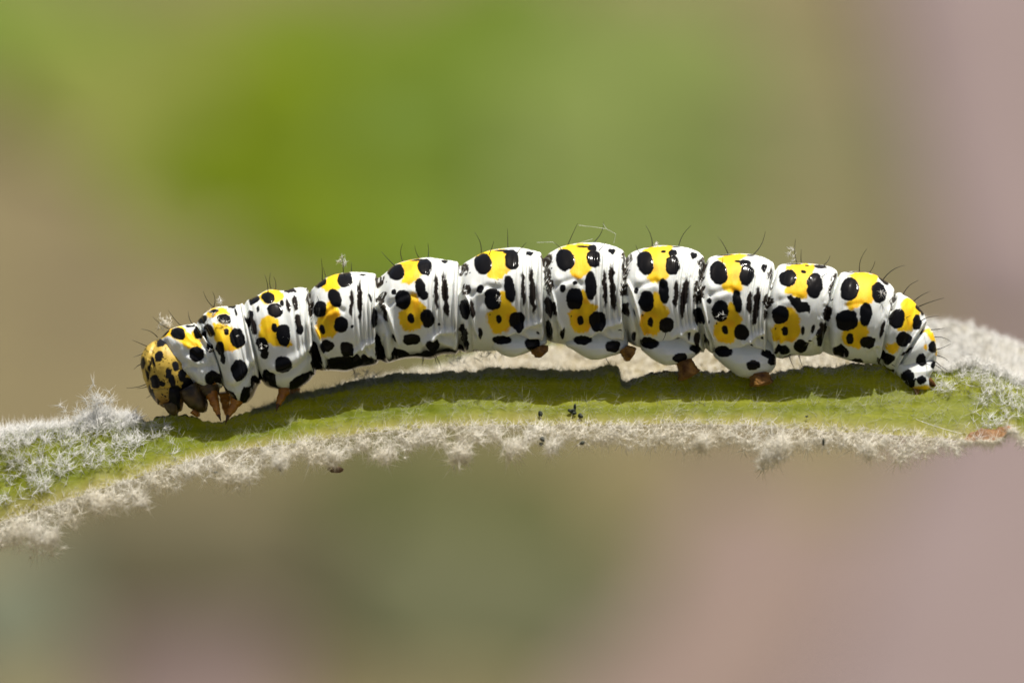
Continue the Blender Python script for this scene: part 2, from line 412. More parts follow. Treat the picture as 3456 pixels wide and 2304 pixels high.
BLACK = {   # ellipses: centre x, y, half-widths, turn
'A': [(450,640,55,32,-35),(580,655,70,55,10),(690,575,50,14,5),(783,640,62,45,15),(755,840,75,70,0),(880,783,32,50,-10),
      (905,1060,88,62,0),(805,505,58,35,-10),(878,615,30,72,-32),(920,435,50,20,-15),(1020,508,65,52,5),(1040,630,26,32,0),
      (1145,685,72,95,-15),(980,790,45,62,-10),(1003,880,26,55,-12),(1160,985,82,92,0),(1130,435,12,45,-15),(1090,380,45,16,-5),
      (1305,320,55,40,-20),(1260,490,45,72,0),(1300,565,22,90,-12),(1345,415,13,30,0),(1440,310,65,52,0),(1505,425,72,70,0),
      (1575,355,20,30,0),(1505,590,30,40,-15),(1590,660,68,105,-5),(1385,750,58,75,-15),(1405,835,38,48,0),(1587,930,88,78,0),
      (1650,225,65,22,-5),(1635,375,16,70,-10),(1695,345,20,80,-5),(1737,545,27,100,-8),(1742,615,30,42,0),
      (1450,1085,65,95,0),(1740,1100,110,78,-12),(1890,905,38,115,-12),(1860,1060,70,60,-30),(1330,1130,58,95,-5),(1235,1235,80,100,10),
      (1000,1215,70,62,0),(800,1215,85,60,0),(1060,1260,70,90,0),(1420,1040,40,60,0),(940,1240,60,60,0)],
'B': [(415,422,70,60,-25),(668,400,76,82,-15),(690,335,52,24,-5),(565,590,70,100,-25),(410,703,70,85,0),(630,865,75,85,0),
      (433,912,32,52,-8),(365,845,6,9,0),(483,1080,80,58,0),(690,1120,72,80,-10),(860,328,35,10,0),(742,640,17,145,0),
      (830,605,20,235,0),(750,885,18,20,0),(935,575,16,45,-15),(985,790,36,110,0),(680,1268,205,78,2),(360,1190,55,130,-15),
      (890,1230,40,50,0),(950,1230,25,60,0),(1015,1250,32,50,0),(560,1330,110,40,5),(800,1310,70,40,-15),
      (1210,315,88,88,-10),(1515,255,75,92,0),(1440,185,75,14,-6),(1472,480,52,105,-12),(1515,560,48,48,0),(1285,600,85,98,0),(1185,527,32,32,0),
      (1548,795,72,98,-10),(1370,790,34,52,-10),(1375,1010,95,60,3),(1597,1075,78,78,0),(1725,200,35,18,0),(1110,415,5,8,0),
      (1605,555,6,18,0),(1640,520,20,185,-3),(1735,545,26,245,-4),(1665,868,14,14,0),
      (1100,770,15,75,-10),(1030,1110,38,135,-8),(1070,1180,28,60,-15),(1195,1010,18,50,-15),(1530,1185,205,38,0),(1260,1165,95,50,10),
      (1220,1190,50,45,0),(1850,1140,50,28,0),(1770,1160,35,20,0),(1835,890,4,60,0),(1940,700,55,112,-10),(2020,690,23,90,-8),
      (1940,1000,36,112,-8),(1900,1150,60,25,0)],
'C': [(345,705,32,38,0),(245,550,7,7,0),(345,1120,20,55,0),(372,465,85,102,-15),(650,420,68,100,0),(560,338,80,12,4),(610,350,50,22,5),
      (625,700,55,130,-8),(465,795,80,102,-8),(700,995,76,82,0),(527,990,28,44,-15),(438,940,6,8,0),(555,1185,95,45,0),
      (818,350,38,20,0),(758,700,18,165,-3),(845,705,24,232,-4),(60,1305,105,28,-3),(300,1285,24,12,0),(845,1320,120,30,-14),
      (842,1222,72,62,0),(1000,870,33,105,-8),(1060,890,21,70,-8),(1140,1110,22,60,10),(1140,690,28,36,0),(1030,503,8,8,0),(1255,645,26,18,-10),
      (1160,425,88,104,-10),(1435,415,70,85,0),(1420,310,48,35,-10),(1330,298,60,11,5),(1410,665,55,135,0),(1255,790,82,105,0),
      (1475,1000,82,85,0),(1310,990,32,45,-10),(1220,957,6,8,0),(1328,1185,92,52,0),(1618,1250,72,58,-12),(1610,325,38,24,10),
      (1540,690,19,180,-2),(1615,680,25,232,-3),(1630,1355,100,22,-12),(1010,1110,36,92,0),(900,1105,16,8,0),(1690,1090,18,6,-20)],
'D': [(175,840,32,72,-5),(260,870,7,35,-15),(250,1080,20,50,10),(210,455,7,7,0),(278,660,22,32,0),(365,400,80,112,-12),(625,415,70,92,5),
      (630,305,42,35,0),(537,288,28,14,-10),(545,665,48,118,-5),(375,760,75,98,0),(570,985,72,75,0),(415,955,28,44,-15),(338,888,7,9,0),
      (400,1155,88,58,3),(688,1302,70,46,-12),(835,310,36,28,20),(660,690,21,130,5),(735,730,30,200,7),(785,1085,14,30,10),
      (660,238,38,8,2),(400,240,40,8,-6),(840,1210,60,38,10),(870,1250,40,34,0),(670,1112,25,7,-15),
      (880,910,52,85,-20),(950,1150,25,58,0),(975,955,8,15,0),(978,758,22,26,0),(1070,495,82,112,-10),(1340,510,70,100,10),
      (1325,400,58,32,5),(1250,388,30,13,0),(1250,760,45,112,-8),(1085,850,80,98,0),(1290,1050,75,72,0),(1132,1030,30,45,-15),(1050,970,7,9,0),
      (1110,1237,90,57,5),(1388,1375,70,48,-10),(1505,430,26,34,20),(1365,770,22,112,5),(1430,810,27,182,8),(1490,1105,14,20,0),
      (1130,318,75,10,-5),(1375,320,42,12,3),(1520,1265,50,40,20),(1575,1320,45,55,0),(860,1110,22,80,0),(1385,1185,18,8,0),
      (1735,545,82,82,-25),(1995,610,78,125,8),(1890,485,28,17,0),(1920,418,22,9,0),(1790,405,82,10,-2),
      (1665,890,82,88,0),(1712,1042,34,42,-10),(1880,1035,16,42,0),(1617,1015,7,9,0),(1680,1215,78,45,5),(1865,1180,70,65,0),
      (1950,1130,18,14,0),(1975,1025,18,40,10),(2065,1060,33,82,8),(2040,1135,24,50,20),(1755,1292,62,25,-8),(1840,1280,30,14,0)],
'E': [(335,195,68,20,5),(455,500,11,11,0),(405,650,30,85,5),(620,422,90,108,8),(902,458,70,98,-10),(938,330,68,24,32),(668,257,92,11,1),
      (775,655,58,112,5),(595,715,108,100,-10),(625,885,36,50,-5),(795,918,75,58,-5),(533,1008,85,58,25),(687,1100,64,32,5),
      (1075,700,70,95,5),(1270,735,45,75,0),(1300,605,26,65,-28),(1140,895,78,68,-10),(970,1080,85,48,-12),(935,800,15,92,15),
      (1150,470,28,10,22),(1412,978,35,62,0),(1308,1098,46,60,5),(1428,1135,38,33,-30),(1175,1010,72,16,-36),
      (1165,1245,62,55,-20),(1190,1315,45,48,30),(1295,1290,45,42,-20),(1237,1278,14,12,0),(1270,1392,52,12,12),(1000,1180,70,14,28),(1340,780,12,40,15)],
}
BANDS = {  # mottled dark bands in the joints
'A': [(1845,385,20,80,5)],
'B': [(300,670,26,112,0),(288,500,14,40,0),(1035,370,32,50,-10),(1045,550,48,42,0),(1070,650,24,80,-8),(1920,250,36,52,-10),(1960,285,18,62,0),(1960,495,40,60,-10)],
'C': [(985,410,38,58,-5),(978,530,28,80,-4),(1000,650,27,112,-8),(185,1150,34,92,0)],
'D': [(185,340,40,52,-10),(165,460,20,90,0),(165,630,30,78,0),(910,410,30,62,-10),(905,500,20,62,5),(880,680,38,102,5),
      (1570,510,17,62,5),(1575,605,16,20,0),(1545,750,38,72,0),(1515,890,18,60,0)],
'E': [(455,350,14,72,12),(430,440,14,62,8),(345,830,32,85,8),(325,915,24,38,20),(1030,540,15,45,8),(1050,465,14,25,0)],
}
JAG = {'D': [[(1720,730),(1760,700),(1800,740),(1835,715),(1880,770),(1950,780),(1950,890),(1930,850),(1870,870),(1830,870),(1780,820),(1760,770)]]}
YELLOW = {
'A': [[(330,720),(420,650),(520,600),(620,575),(640,600),(655,640),(730,620),(760,680),(800,700),(810,770),(800,830),(700,800),(640,775),(590,725),(520,690),(440,685)],
      [(835,470),(860,425),(930,385),(1010,388),(1075,430),(1085,465),(1000,455),(940,480),(880,500)],
      [(905,550),(960,555),(1090,570),(1110,640),(1090,720),(1220,755),(1130,790),(1040,825),(1000,780),(930,735),(920,640)],
      [(1350,310),(1370,270),(1430,225),(1520,215),(1580,245),(1595,310),(1550,345),(1500,350),(1400,370),(1370,350)],
      [(1365,510),(1420,480),(1540,495),(1550,570),(1540,660),(1600,770),(1520,770),(1450,740),(1340,670),(1360,610)],
      [(1620,720),(1660,700),(1680,735),(1660,765),(1620,770)]],
'B': [[(480,360),(560,330),(645,318),(640,370),(600,430),(610,470),(650,490),(600,505),(520,505),(490,540),(430,500),(430,470),(480,420)],
      [(470,625),(520,610),(580,680),(640,760),(600,800),(590,860),(600,930),(560,980),(480,1010),(400,1020),(375,960),(360,850),(390,790),(450,770),(480,700)],
      [(1205,238),(1290,200),(1380,178),(1470,165),(1480,200),(1470,270),(1470,330),(1490,355),(1440,390),(1400,430),(1350,450),(1250,420),(1290,380),(1290,300),(1270,240)],
      [(1340,540),(1410,520),(1450,580),(1500,650),(1545,695),(1510,740),(1500,800),(1500,860),(1460,910),(1340,935),(1280,900),(1240,830),(1235,740),(1300,690),(1350,630)]],
'C': [[(265,388),(350,345),(450,325),(560,312),(610,345),(620,380),(605,420),(610,480),(650,515),(580,570),(540,615),(440,600),(410,575),(430,520),(430,450),(400,390),(340,380)],
      [(530,725),(575,715),(610,780),(660,870),(712,905),(660,950),(650,1000),(650,1050),(620,1085),(540,1120),(480,1120),(430,1060),(400,960),(400,920),(470,890),(520,830)],
      [(1080,320),(1180,280),(1290,260),(1400,262),(1410,300),(1420,330),(1400,390),(1410,470),(1425,505),(1370,570),(1310,612),(1230,590),(1195,545),(1225,500),(1225,400),(1200,340),(1150,330)],
      [(1310,720),(1350,700),(1370,760),(1420,850),(1488,862),(1470,910),(1420,950),(1415,1020),(1400,1075),(1360,1110),(1270,1110),(1220,1060),(1180,950),(1210,905),(1280,870),(1310,800)]],
'D': [[(310,285),(420,240),(540,220),(650,232),(620,270),(610,310),(615,350),(580,400),(575,460),(595,510),(570,560),(470,592),(380,560),(390,510),(410,450),(420,340),(390,300)],
      [(430,690),(480,672),(510,720),(545,800),(605,855),(575,905),(530,940),(520,1010),(500,1062),(440,1085),(360,1070),(310,990),(300,930),(330,870),(390,840),(425,780)],
      [(1040,362),(1130,325),(1220,298),(1345,300),(1350,340),(1280,360),(1260,390),(1310,430),(1285,490),(1290,560),(1312,620),(1290,670),(1180,692),(1080,630),(1110,580),(1130,490),(1130,400),(1100,390)],
      [(1160,785),(1200,768),(1240,830),(1270,900),(1302,920),(1280,980),(1245,1030),(1240,1090),(1215,1150),(1130,1162),(1050,1130),(1020,1040),(1030,960),(1090,930),(1140,870)],
      [(1690,455),(1760,412),(1870,390),(2000,408),(1985,450),(1970,490),(1955,550),(1930,640),(1935,700),(1900,742),(1830,738),(1760,705),(1700,692),(1690,650),(1740,600),(1780,560),(1795,490),(1760,470)],
      [(1720,812),(1770,820),(1820,870),(1862,950),(1865,1080),(1780,1140),(1650,1152),(1580,1112),(1560,1040),(1600,975),(1680,960),(1725,910)]],
'E': [[(590,290),(700,262),(800,258),(890,285),(880,340),(880,390),(860,450),(860,530),(800,560),(700,590),(640,625),(600,600),(580,550),(630,520),(680,470),(690,400),(660,330)],
      [(690,725),(730,715),(790,780),(808,840),(770,880),(735,930),(730,978),(650,982),(560,930),(525,870),(560,800),(630,770),(680,750)],
      [(1110,540),(1180,488),(1255,540),(1310,620),(1290,660),(1250,700),(1240,800),(1150,832),(1060,812),(1110,770),(1125,710),(1125,630),(1100,600)],
      [(945,985),(1000,940),(1060,922),(1112,965),(1070,1020),(1000,1028)],
      [(1345,765),(1395,800),(1445,880),(1455,935),(1390,915),(1365,840)],[(1325,960),(1360,955),(1370,990),(1345,1005)],[(1430,1000),(1460,990),(1470,1040),(1440,1060)],
      [(1185,1340),(1260,1350),(1400,1330),(1420,1400),(1230,1470),(1200,1400)]],
}
HEADK = [(415,728,56,36,-25),(388,862,45,52,0),(578,820,52,42,20),(548,960,32,48,-20),(615,1045,38,68,0),(682,938,32,30,-30),(480,1030,30,48,0),
         (515,1095,30,60,-10),(235,930,20,62,0),(295,955,15,78,8),(335,915,15,52,-22),(355,1110,48,72,-12),(405,1128,48,28,10),(735,1060,34,52,20),
         (680,1115,58,48,0),(545,1235,60,95,0),(540,1320,66,60,0),(640,1180,40,60,0),(330,1240,20,60,-20),(300,1180,14,40,-15),(268,1040,10,60,-8)]

def chaikin(pl, n=2):
    p = np.array(pl, float)
    for _ in range(n):
        q = np.roll(p, -1, 0)
        p = np.stack([0.75*p + 0.25*q, 0.25*p + 0.75*q], 1).reshape(-1, 2)
    return p

def poly_sd(p, X, Y):
    d = np.full(X.shape, 1e9); ins = np.zeros(X.shape, bool)
    q = np.roll(p, -1, 0)
    for a, b in zip(p, q):
        e = b - a; L = (e @ e) + 1e-9
        t = np.clip(((X-a[0])*e[0] + (Y-a[1])*e[1]) / L, 0, 1)
        d = np.minimum(d, (X-a[0]-t*e[0])**2 + (Y-a[1]-t*e[1])**2)
        c = ((a[1] > Y) != (b[1] > Y)) & (X < (b[0]-a[0])*(Y-a[1])/(b[1]-a[1]+1e-12) + a[0])
        ins ^= c
    d = np.sqrt(d); return np.where(ins, -d, d)

def markings(X, Y, head=False):
    """Pigment for skin points given in the measured side view. Returns colour, raised-spot mask."""
    Xw = X + 3.2*noise2(X/17, Y/17) + 1.6*noise2(X/6+9, Y/6)
    Yw = Y + 3.2*noise2(X/17+50, Y/17+7) + 1.6*noise2(X/6+31, Y/6+5)
    if head:
        C = np.empty(X.shape + (3,)); C[:] = (0.56, 0.385, 0.065)
        f = (0.5 + 0.5*noise2(X/14, Y/14))[..., None]
        C = C * (0.75 + 0.4*f) * np.array([1, 1, 1.0])
        low = sstep(1300, 1370, Y)[..., None]
        C = C*(1-low) + low*np.array([0.22, 0.11, 0.03])
        sp = sstep(0.55, 0.68, noise2(X/5, Y/5))[..., None]
        C = C*(1 - 0.75*sp)
    else:
        C = np.empty(X.shape + (3,)); C[:] = (0.70, 0.72, 0.685)
        for c, pls in YELLOW.items():
            for pl in pls:
                p = chaikin([cpx(c, *q) for q in pl])
                m = (X > p[:,0].min()-20) & (X < p[:,0].max()+20) & (Y > p[:,1].min()-20) & (Y < p[:,1].max()+20)
                if not m.any(): continue
                s = poly_sd(p, Xw[m], Yw[m])
                k = (1 - sstep(-4, 5, s + 3*noise2(X[m]/5, Y[m]/7)))[:, None]
                yel = np.array([0.88, 0.575, 0.006]) * (0.93 + 0.16*noise2(X[m]/22, Y[m]/30))[:, None] * np.stack([1+0*X[m], 1-0.16*sstep(0.1,0.7,noise2(X[m]/26+5, Y[m]/26)), 1+0*X[m]], -1)
                C[m] = C[m]*(1-k) + k*yel
    R = np.zeros(X.shape)
    def ell(c, e, amp, dark, soft, mott=0.0):
        cx, cy = cpx(c, e[0], e[1]); s = CROPS[c][2]; rx, ry = e[2]/s, e[3]/s
        a = math.radians(e[4]); r = max(rx, ry) + 12
        m = (abs(X-cx) < r) & (abs(Y-cy) < r)
        if not m.any(): return
        f = min(1.0, min(rx, ry) / 9.0) * amp
        x = X[m] + f*(Xw[m]-X[m]) - cx; y = Y[m] + f*(Yw[m]-Y[m]) - cy
        u = (x*math.cos(a) + y*math.sin(a))/rx; v = (-x*math.sin(a) + y*math.cos(a))/ry
        g = (np.abs(u)**2.25 + np.abs(v)**2.25) ** (1/2.25)
        d = (g-1)*min(rx, ry)
        k = 1 - sstep(-soft, soft, d)
        if mott:
            k = k * sstep(-0.85, -0.35, noise2(X[m]/5, Y[m]/9) + 0.5*noise2(X[m]/2.6+7, Y[m]/4))
        C[m] = C[m]*(1-k)[:, None] + k[:, None]*np.array(dark)
        if not mott and min(rx, ry) > 9:
            R[m] = np.maximum(R[m], 1 - sstep(-7, 1, d))
    if head:
        for e in HEADK: ell('A', (e[0], e[1], e[2]*1.02, e[3]*1.02, e[4]), 1.0, (0.010, 0.010, 0.012), 1.6)
    else:
        for c, L in BANDS.items():
            for e in L: ell(c, (e[0]+2, e[1], e[2]*1.3, e[3]*1.04, e[4]), 1.8, (0.030, 0.024, 0.018), 2.0, 1.0)
        for c, L in BLACK.items():
            for e in L:
                thin = min(e[2], e[3]) < 34 and max(e[2], e[3]) > 60
                if thin and e[3] > 60: e = (e[0], e[1], e[2]*1.2, e[3], e[4])
                ell(c, e, 1.25 if thin else 0.85, (0.016, 0.012, 0.010) if thin else (0.006, 0.006, 0.007), 1.4)
        for c, L in JAG.items():
            for pl in L:
                p = chaikin([cpx(c, *q) for q in pl], 1)
                m = (X > p[:,0].min()-9) & (X < p[:,0].max()+9) & (Y > p[:,1].min()-9) & (Y < p[:,1].max()+9)
                k = (1 - sstep(-1.5, 1.5, poly_sd(p, Xw[m], Yw[m])))[:, None]
                C[m] = C[m]*(1-k) + k*0.007
    return C, R

# ------------------------------------------------------------------ caterpillar: body
ST = np.array([
(0,535,1150,640,1305),(.3,572,1112,676,1316),(.65,618,1098,708,1318),(.93,650,1093,740,1311),(1,659,1091,752,1304),(1.07,668,1079,762,1322),
(1.4,715,1041,800,1356),(1.55,740,1034,825,1360),(1.75,776,1032,850,1343),(1.93,812,1026,872,1300),(2,821,1025,882,1287),(2.06,832,1014,892,1298),
(2.2,862,1000,915,1310),(2.45,915,977,965,1316),(2.6,950,980,1005,1310),(2.8,1003,969,1040,1290),(2.95,1036,972,1060,1266),(3,1042,983,1068,1256),
(3.05,1052,974,1082,1252),(3.25,1095,941,1115,1250),(3.5,1150,922,1165,1254),(3.7,1195,917,1215,1240),(3.93,1262,922,1266,1230),(4,1273,932,1280,1222),
(4.06,1292,926,1300,1226),(4.25,1330,895,1345,1214),(4.5,1395,875,1400,1207),(4.7,1447,869,1450,1212),(4.85,1495,876,1498,1196),(4.95,1540,884,1535,1194),
(5,1551,893,1550,1187),(5.06,1568,886,1566,1190),(5.3,1615,860,1615,1186),(5.5,1665,842,1668,1184),(5.7,1742,835,1740,1180),(5.88,1795,844,1800,1170),
(5.96,1824,854,1832,1160),(6,1832,866,1842,1151),(6.06,1852,855,1856,1154),(6.3,1900,832,1900,1162),(6.5,1955,820,1960,1180),(6.7,2012,818,2020,1185),
(6.88,2072,830,2080,1175),(6.96,2103,848,2108,1165),(7,2111,864,2114,1157),(7.06,2128,853,2130,1162),(7.3,2185,835,2185,1180),(7.5,2239,828,2240,1192),
(7.7,2295,832,2300,1195),(7.88,2348,845,2350,1190),(7.96,2374,868,2374,1186),(8,2380,884,2380,1181),(8.06,2392,870,2392,1186),(8.3,2440,859,2430,1205),
(8.5,2499,855,2480,1215),(8.7,2548,860,2530,1215),(8.88,2590,874,2570,1205),(8.96,2610,890,2585,1200),(9,2616,907,2590,1195),(9.06,2628,895,2602,1198),
(9.3,2670,888,2645,1210),(9.5,2716,888,2690,1200),(9.7,2770,893,2730,1202),(9.9,2812,905,2758,1197),(9.97,2825,920,2770,1193),(10,2828,932,2775,1193),
(10.06,2840,919,2795,1196),(10.3,2890,916,2860,1214),(10.5,2935,922,2900,1224),(10.75,2985,945,2940,1227),(10.93,3014,970,2960,1228),(11,3020,985,2968,1230),
(11.06,3030,986,2978,1234),(11.4,3070,1006,2996,1244),(11.7,3102,1037,3006,1252),(11.93,3124,1072,3014,1258),(12,3127,1092,3020,1262),(12.06,3134,1100,3024,1265),
(12.4,3155,1140,3045,1275),(12.7,3163,1185,3080,1282),(12.9,3158,1222,3110,1280),(13,3146,1246,3128,1270)], float)
BOW = np.array([(0,22),(1,24),(1.6,4),(3,0),(4,-7),(5,-4),(6,-5),(7,-15),(8,-33),(9,-22),(10,-18),(11,-8),(12,-12),(13,0)], float)

def loft(st, ub, nphi_f, nphi_b, yc, bfun, bow=None):
    """Surface through pairs of outline points; returns grid of positions, normals, (u, cos)."""
    c = [pchip(st[:,0], st[:,k], ub) for k in (1,2,3,4)]
    phi = np.concatenate([np.linspace(0, np.pi, nphi_f, endpoint=False), np.linspace(np.pi, 2*np.pi, nphi_b, endpoint=False)])
    v = np.cos(phi)[None, :]; s = np.sin(phi)[None, :]
    mx, my = (c[0]+c[2])/2, (c[1]+c[3])/2
    hx, hy = (c[0]-c[2])/2, (c[1]-c[3])/2
    a = np.hypot(hx, hy)
    X = mx[:,None] + hx[:,None]*v; Y = my[:,None] + hy[:,None]*v
    if bow is not None: X = X + np.interp(ub, bow[:,0], bow[:,1])[:,None] * (1 - v**2)
    b = bfun(ub, a)[:,None] / PPU
    dep = yc - b*s
    # normal in the measured frame (px, px, depth)
    tx, ty = hx/a, hy/a
    nx = tx[:,None]*v; nz = -ty[:,None]*v; ny = -s * (a[:,None]/PPU) / np.maximum(b, 1e-4)
    ln = np.sqrt(nx**2+ny**2+nz**2)
    return X, Y, dep + 0*X, np.stack([nx/ln, ny/ln, nz/ln], -1), v + 0*X, s + 0*X, a

def ridge(T, v, pts, amp, wt, wv):
    """Raised cord along a polyline in (t, v)."""
    d = np.full(T.shape, 1e9)
    p = np.array(pts)
    for a, b in zip(p[:-1], p[1:]):
        ax, ay = a[0]/wt, a[1]/wv; ex, ey = b[0]/wt-ax, b[1]/wv-ay
        x, y = T/wt-ax, v/wv-ay
        t = np.clip((x*ex+y*ey)/(ex*ex+ey*ey+1e-9), 0, 1)
        d = np.minimum(d, (x-t*ex)**2 + (y-t*ey)**2)
    return amp*np.exp(-d)

def build_body(cat):
    arc = np.concatenate([[0], np.cumsum(np.hypot(np.diff((ST[:,1]+ST[:,3])/2), np.diff((ST[:,2]+ST[:,4])/2)) + 1)])
    ub = np.interp(np.linspace(0, arc[-1], 1250), arc, ST[:,0])
    def bf(u, a): return np.minimum(a, 165) * (1.0 - 0.10*sstep(10.5, 12.6, u))
    X, Y, D, Nn, v, s, a = loft(ST, ub, 300, 90, 0.0, bf, BOW)
    U = ub[:,None] + 0*X; seg = np.floor(U); t = U - seg; F = np.abs(s)
    side = sstep(0.10, 0.45, F)
    h = np.zeros_like(X)
    k = np.round(U); du = U - k
    real = (k > 0) & (k < 13)
    # joints: raised rear rim, sharp step down, slow rise
    rim = np.where(du <= 0, np.exp(-((du+0.035)/0.030)**2)*8 - 24*np.exp(-(du/0.010)**2), -24*np.exp(-(du/0.055)**2))
    h += rim*real*(0.25 + 0.75*side)
    h += 5*np.sin(np.pi*np.clip(t*1.25, 0, 1))*side*sstep(0.03, 0.2, t)
    ab = (U >= 3) & (U < 9.0)
    th = (U >= 1) & (U < 3)
    vv = sstep(-0.62, -0.40, v)*(1 - 0.75*sstep(0.72, 0.95, v))
    for tc_, am, wd in ((0.70, 3.5, 0.014), (0.765, 12, 0.016), (0.815, 7, 0.011), (0.868, 12, 0.015), (0.925, 10, 0.012)):
        wob = 0.012*noise2(seg*3.7 + v*2.2, tc_*40 + 0*v) - 0.014*(v < 0)*v
        h += np.where(ab, -am*np.exp(-((t-tc_-wob)/wd)**2)*vv*(0.35+0.65*side), 0)
    for tc_, am in ((0.70, 4.0), (0.80, 6), (0.90, 5), (0.12, 3.5)):
        wob = 0.03*noise2(seg*5.1 + v*1.8, tc_*30 + 0*v)
        h += np.where(th, -am*np.exp(-((t-tc_-wob)/0.026)**2)*sstep(-0.6,-0.3,v)*(0.35+0.65*side), 0)
    # cords along the flank (fold under the yellow patch), different on every segment
    for q in range(3, 11):
        m = (seg == q)
        if not m.any(): continue
        j = lambda x: x + random.uniform(-0.02, 0.02)
        T = t[m]; V = v[m]; hh = np.zeros(T.shape)
        full = 1.0 if q < 9 else 0.45
        o_ = {3: -.12, 4: -.02, 5: -.02, 6: -.03, 7: -.03, 8: -.07}.get(q, 0)
        if q < 9:
            hh += ridge(T, V, [(j(.03),.36),(j(.16+o_),.10),(j(.23+o_),-.19),(j(.28+o_),-.50),(j(.33+o_),-.64)], 8, .028, .055)
            hh -= ridge(T, V, [(j(.07+o_/2),.16),(j(.15+o_),-.06),(j(.21+o_),-.40),(j(.27+o_),-.66)], 6, .026, .06)
        hh += ridge(T, V, [(.64,-.66),(j(.74),j(-.58)),(j(.86),j(-.52)),(.93,-.50)], 8*full, .035, .06)
        hh -= ridge(T, V, [(.64,-.80),(j(.74),j(-.70)),(j(.84),j(-.64))], 7*full, .03, .06)
        hh += ridge(T, V, [(j(.76),-.62),(j(.86),-.74),(.95,-.78),(1.0,-.66)], 8*full, .03, .06)
        hh += ridge(T, V, [(j(.12),-.42),(j(.13),-.95)], 5, .04, .08)
        hh -= ridge(T, V, [(j(.06),-.45),(j(.05),-.95)], 6, .025, .08)
        hh -= ridge(T, V, [(j(.21),-.62),(j(.22),-.95)], 5, .025, .08)
        hh += ridge(T, V, [(.20,.36),(.36,.18),(.5,.30)], 4*full, .06, .12)      # soft pad above the upper side spot
        hh -= ridge(T, V, [(j(.22),.20),(j(.45),j(.30)),(j(.56),.22)], 4*full, .035, .06)
        h[m] += 1.8*hh * sstep(0.15, 0.5, F[m])
    for q in (1, 2):
        m = (seg == q); T = t[m]; V = v[m]
        hh = ridge(T, V, [(.30,-.52),(.62,-.42),(.95,-.34)], 14, .10, .10) - ridge(T, V, [(.22,-.70),(.55,-.60),(.95,-.52)], 9, .06, .06)
        hh += ridge(T, V, [(.42,-.80),(.50,-.72)], 14, .22, .20)
        hh += ridge(T, V, [(.93,.10),(.95,-.5),(.97,-.9)], 7, .045, .2) - ridge(T, V, [(.84,.2),(.87,-.5)], 7, .03, .2)
        h[m] += hh * sstep(0.1, 0.45, F[m])
    m = (seg == 0); T = t[m]; V = v[m]
    h[m] += (ridge(T, V, [(.55,-.62),(.8,-.6)], 12, .22, .22) + 6*noise2(T*7, V*5)*sstep(.2,.5,F[m]) - ridge(T, V, [(.2,-.25),(.9,-.30)], 6, .1, .08))
    m = (seg == 11) | (seg == 12); T = t[m]; V = v[m]
    h[m] -= 3.5*np.exp(-((T-.85)/.05)**2)*sstep(.2,.5,F[m])
    # lumps and fine folds
    h += (2.6*noise2(U*6.2, v*3.1 + 9) + 0.8*noise2(U*15, v*5 + 40)) * (0.3 + 0.7*side)
    h += 1.5*noise2(U*26, v*2.0 + 3*noise2(U*5, v*3))*side*np.clip(np.abs(t-0.42)*2.6 - 0.25, 0, 1)
    yy = -np.abs(D)
    Xp = 1728 + (X-1728)*DIST/(DIST+yy); Yp = 1152 + (Y-1152)*DIST/(DIST+yy)
    C, R = markings(Xp.ravel(), Yp.ravel())
    R = R.reshape(X.shape)
    h += 1.4*R*(0.2+0.8*side)
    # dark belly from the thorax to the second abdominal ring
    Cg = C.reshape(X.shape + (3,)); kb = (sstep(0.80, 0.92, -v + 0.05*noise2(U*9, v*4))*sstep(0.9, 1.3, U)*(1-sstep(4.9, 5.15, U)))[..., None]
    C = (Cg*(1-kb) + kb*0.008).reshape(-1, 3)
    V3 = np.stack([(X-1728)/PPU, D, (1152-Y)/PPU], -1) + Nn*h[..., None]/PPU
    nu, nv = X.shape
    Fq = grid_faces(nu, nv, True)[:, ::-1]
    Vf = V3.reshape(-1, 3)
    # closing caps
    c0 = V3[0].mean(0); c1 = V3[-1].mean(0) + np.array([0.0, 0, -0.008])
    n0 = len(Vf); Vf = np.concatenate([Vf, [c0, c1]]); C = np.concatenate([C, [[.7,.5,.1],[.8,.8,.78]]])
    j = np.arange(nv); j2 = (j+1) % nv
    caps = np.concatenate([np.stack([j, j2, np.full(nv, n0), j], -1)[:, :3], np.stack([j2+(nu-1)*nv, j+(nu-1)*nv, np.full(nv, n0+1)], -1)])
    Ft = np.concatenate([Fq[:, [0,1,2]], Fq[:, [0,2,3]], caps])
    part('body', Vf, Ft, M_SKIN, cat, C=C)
    return Vf

caterpillar = root('caterpillar', P(1850, 1240, 0.0), 'white caterpillar with yellow patches and black spots gripping the woolly leaf edge', 'caterpillar')
BODY = build_body(caterpillar)
BPX = 1728 + BODY[:,0]*PPU*DIST/(DIST+BODY[:,1]); BPY = 1152 - BODY[:,2]*PPU*DIST/(DIST+BODY[:,1])
FRONT = np.where(BODY[:,1] <= 0.03)[0]
def skin_at(px, py):
    i = FRONT[np.argmin((BPX[FRONT]-px)**2 + (BPY[FRONT]-py)**2)]
    return BODY[i]

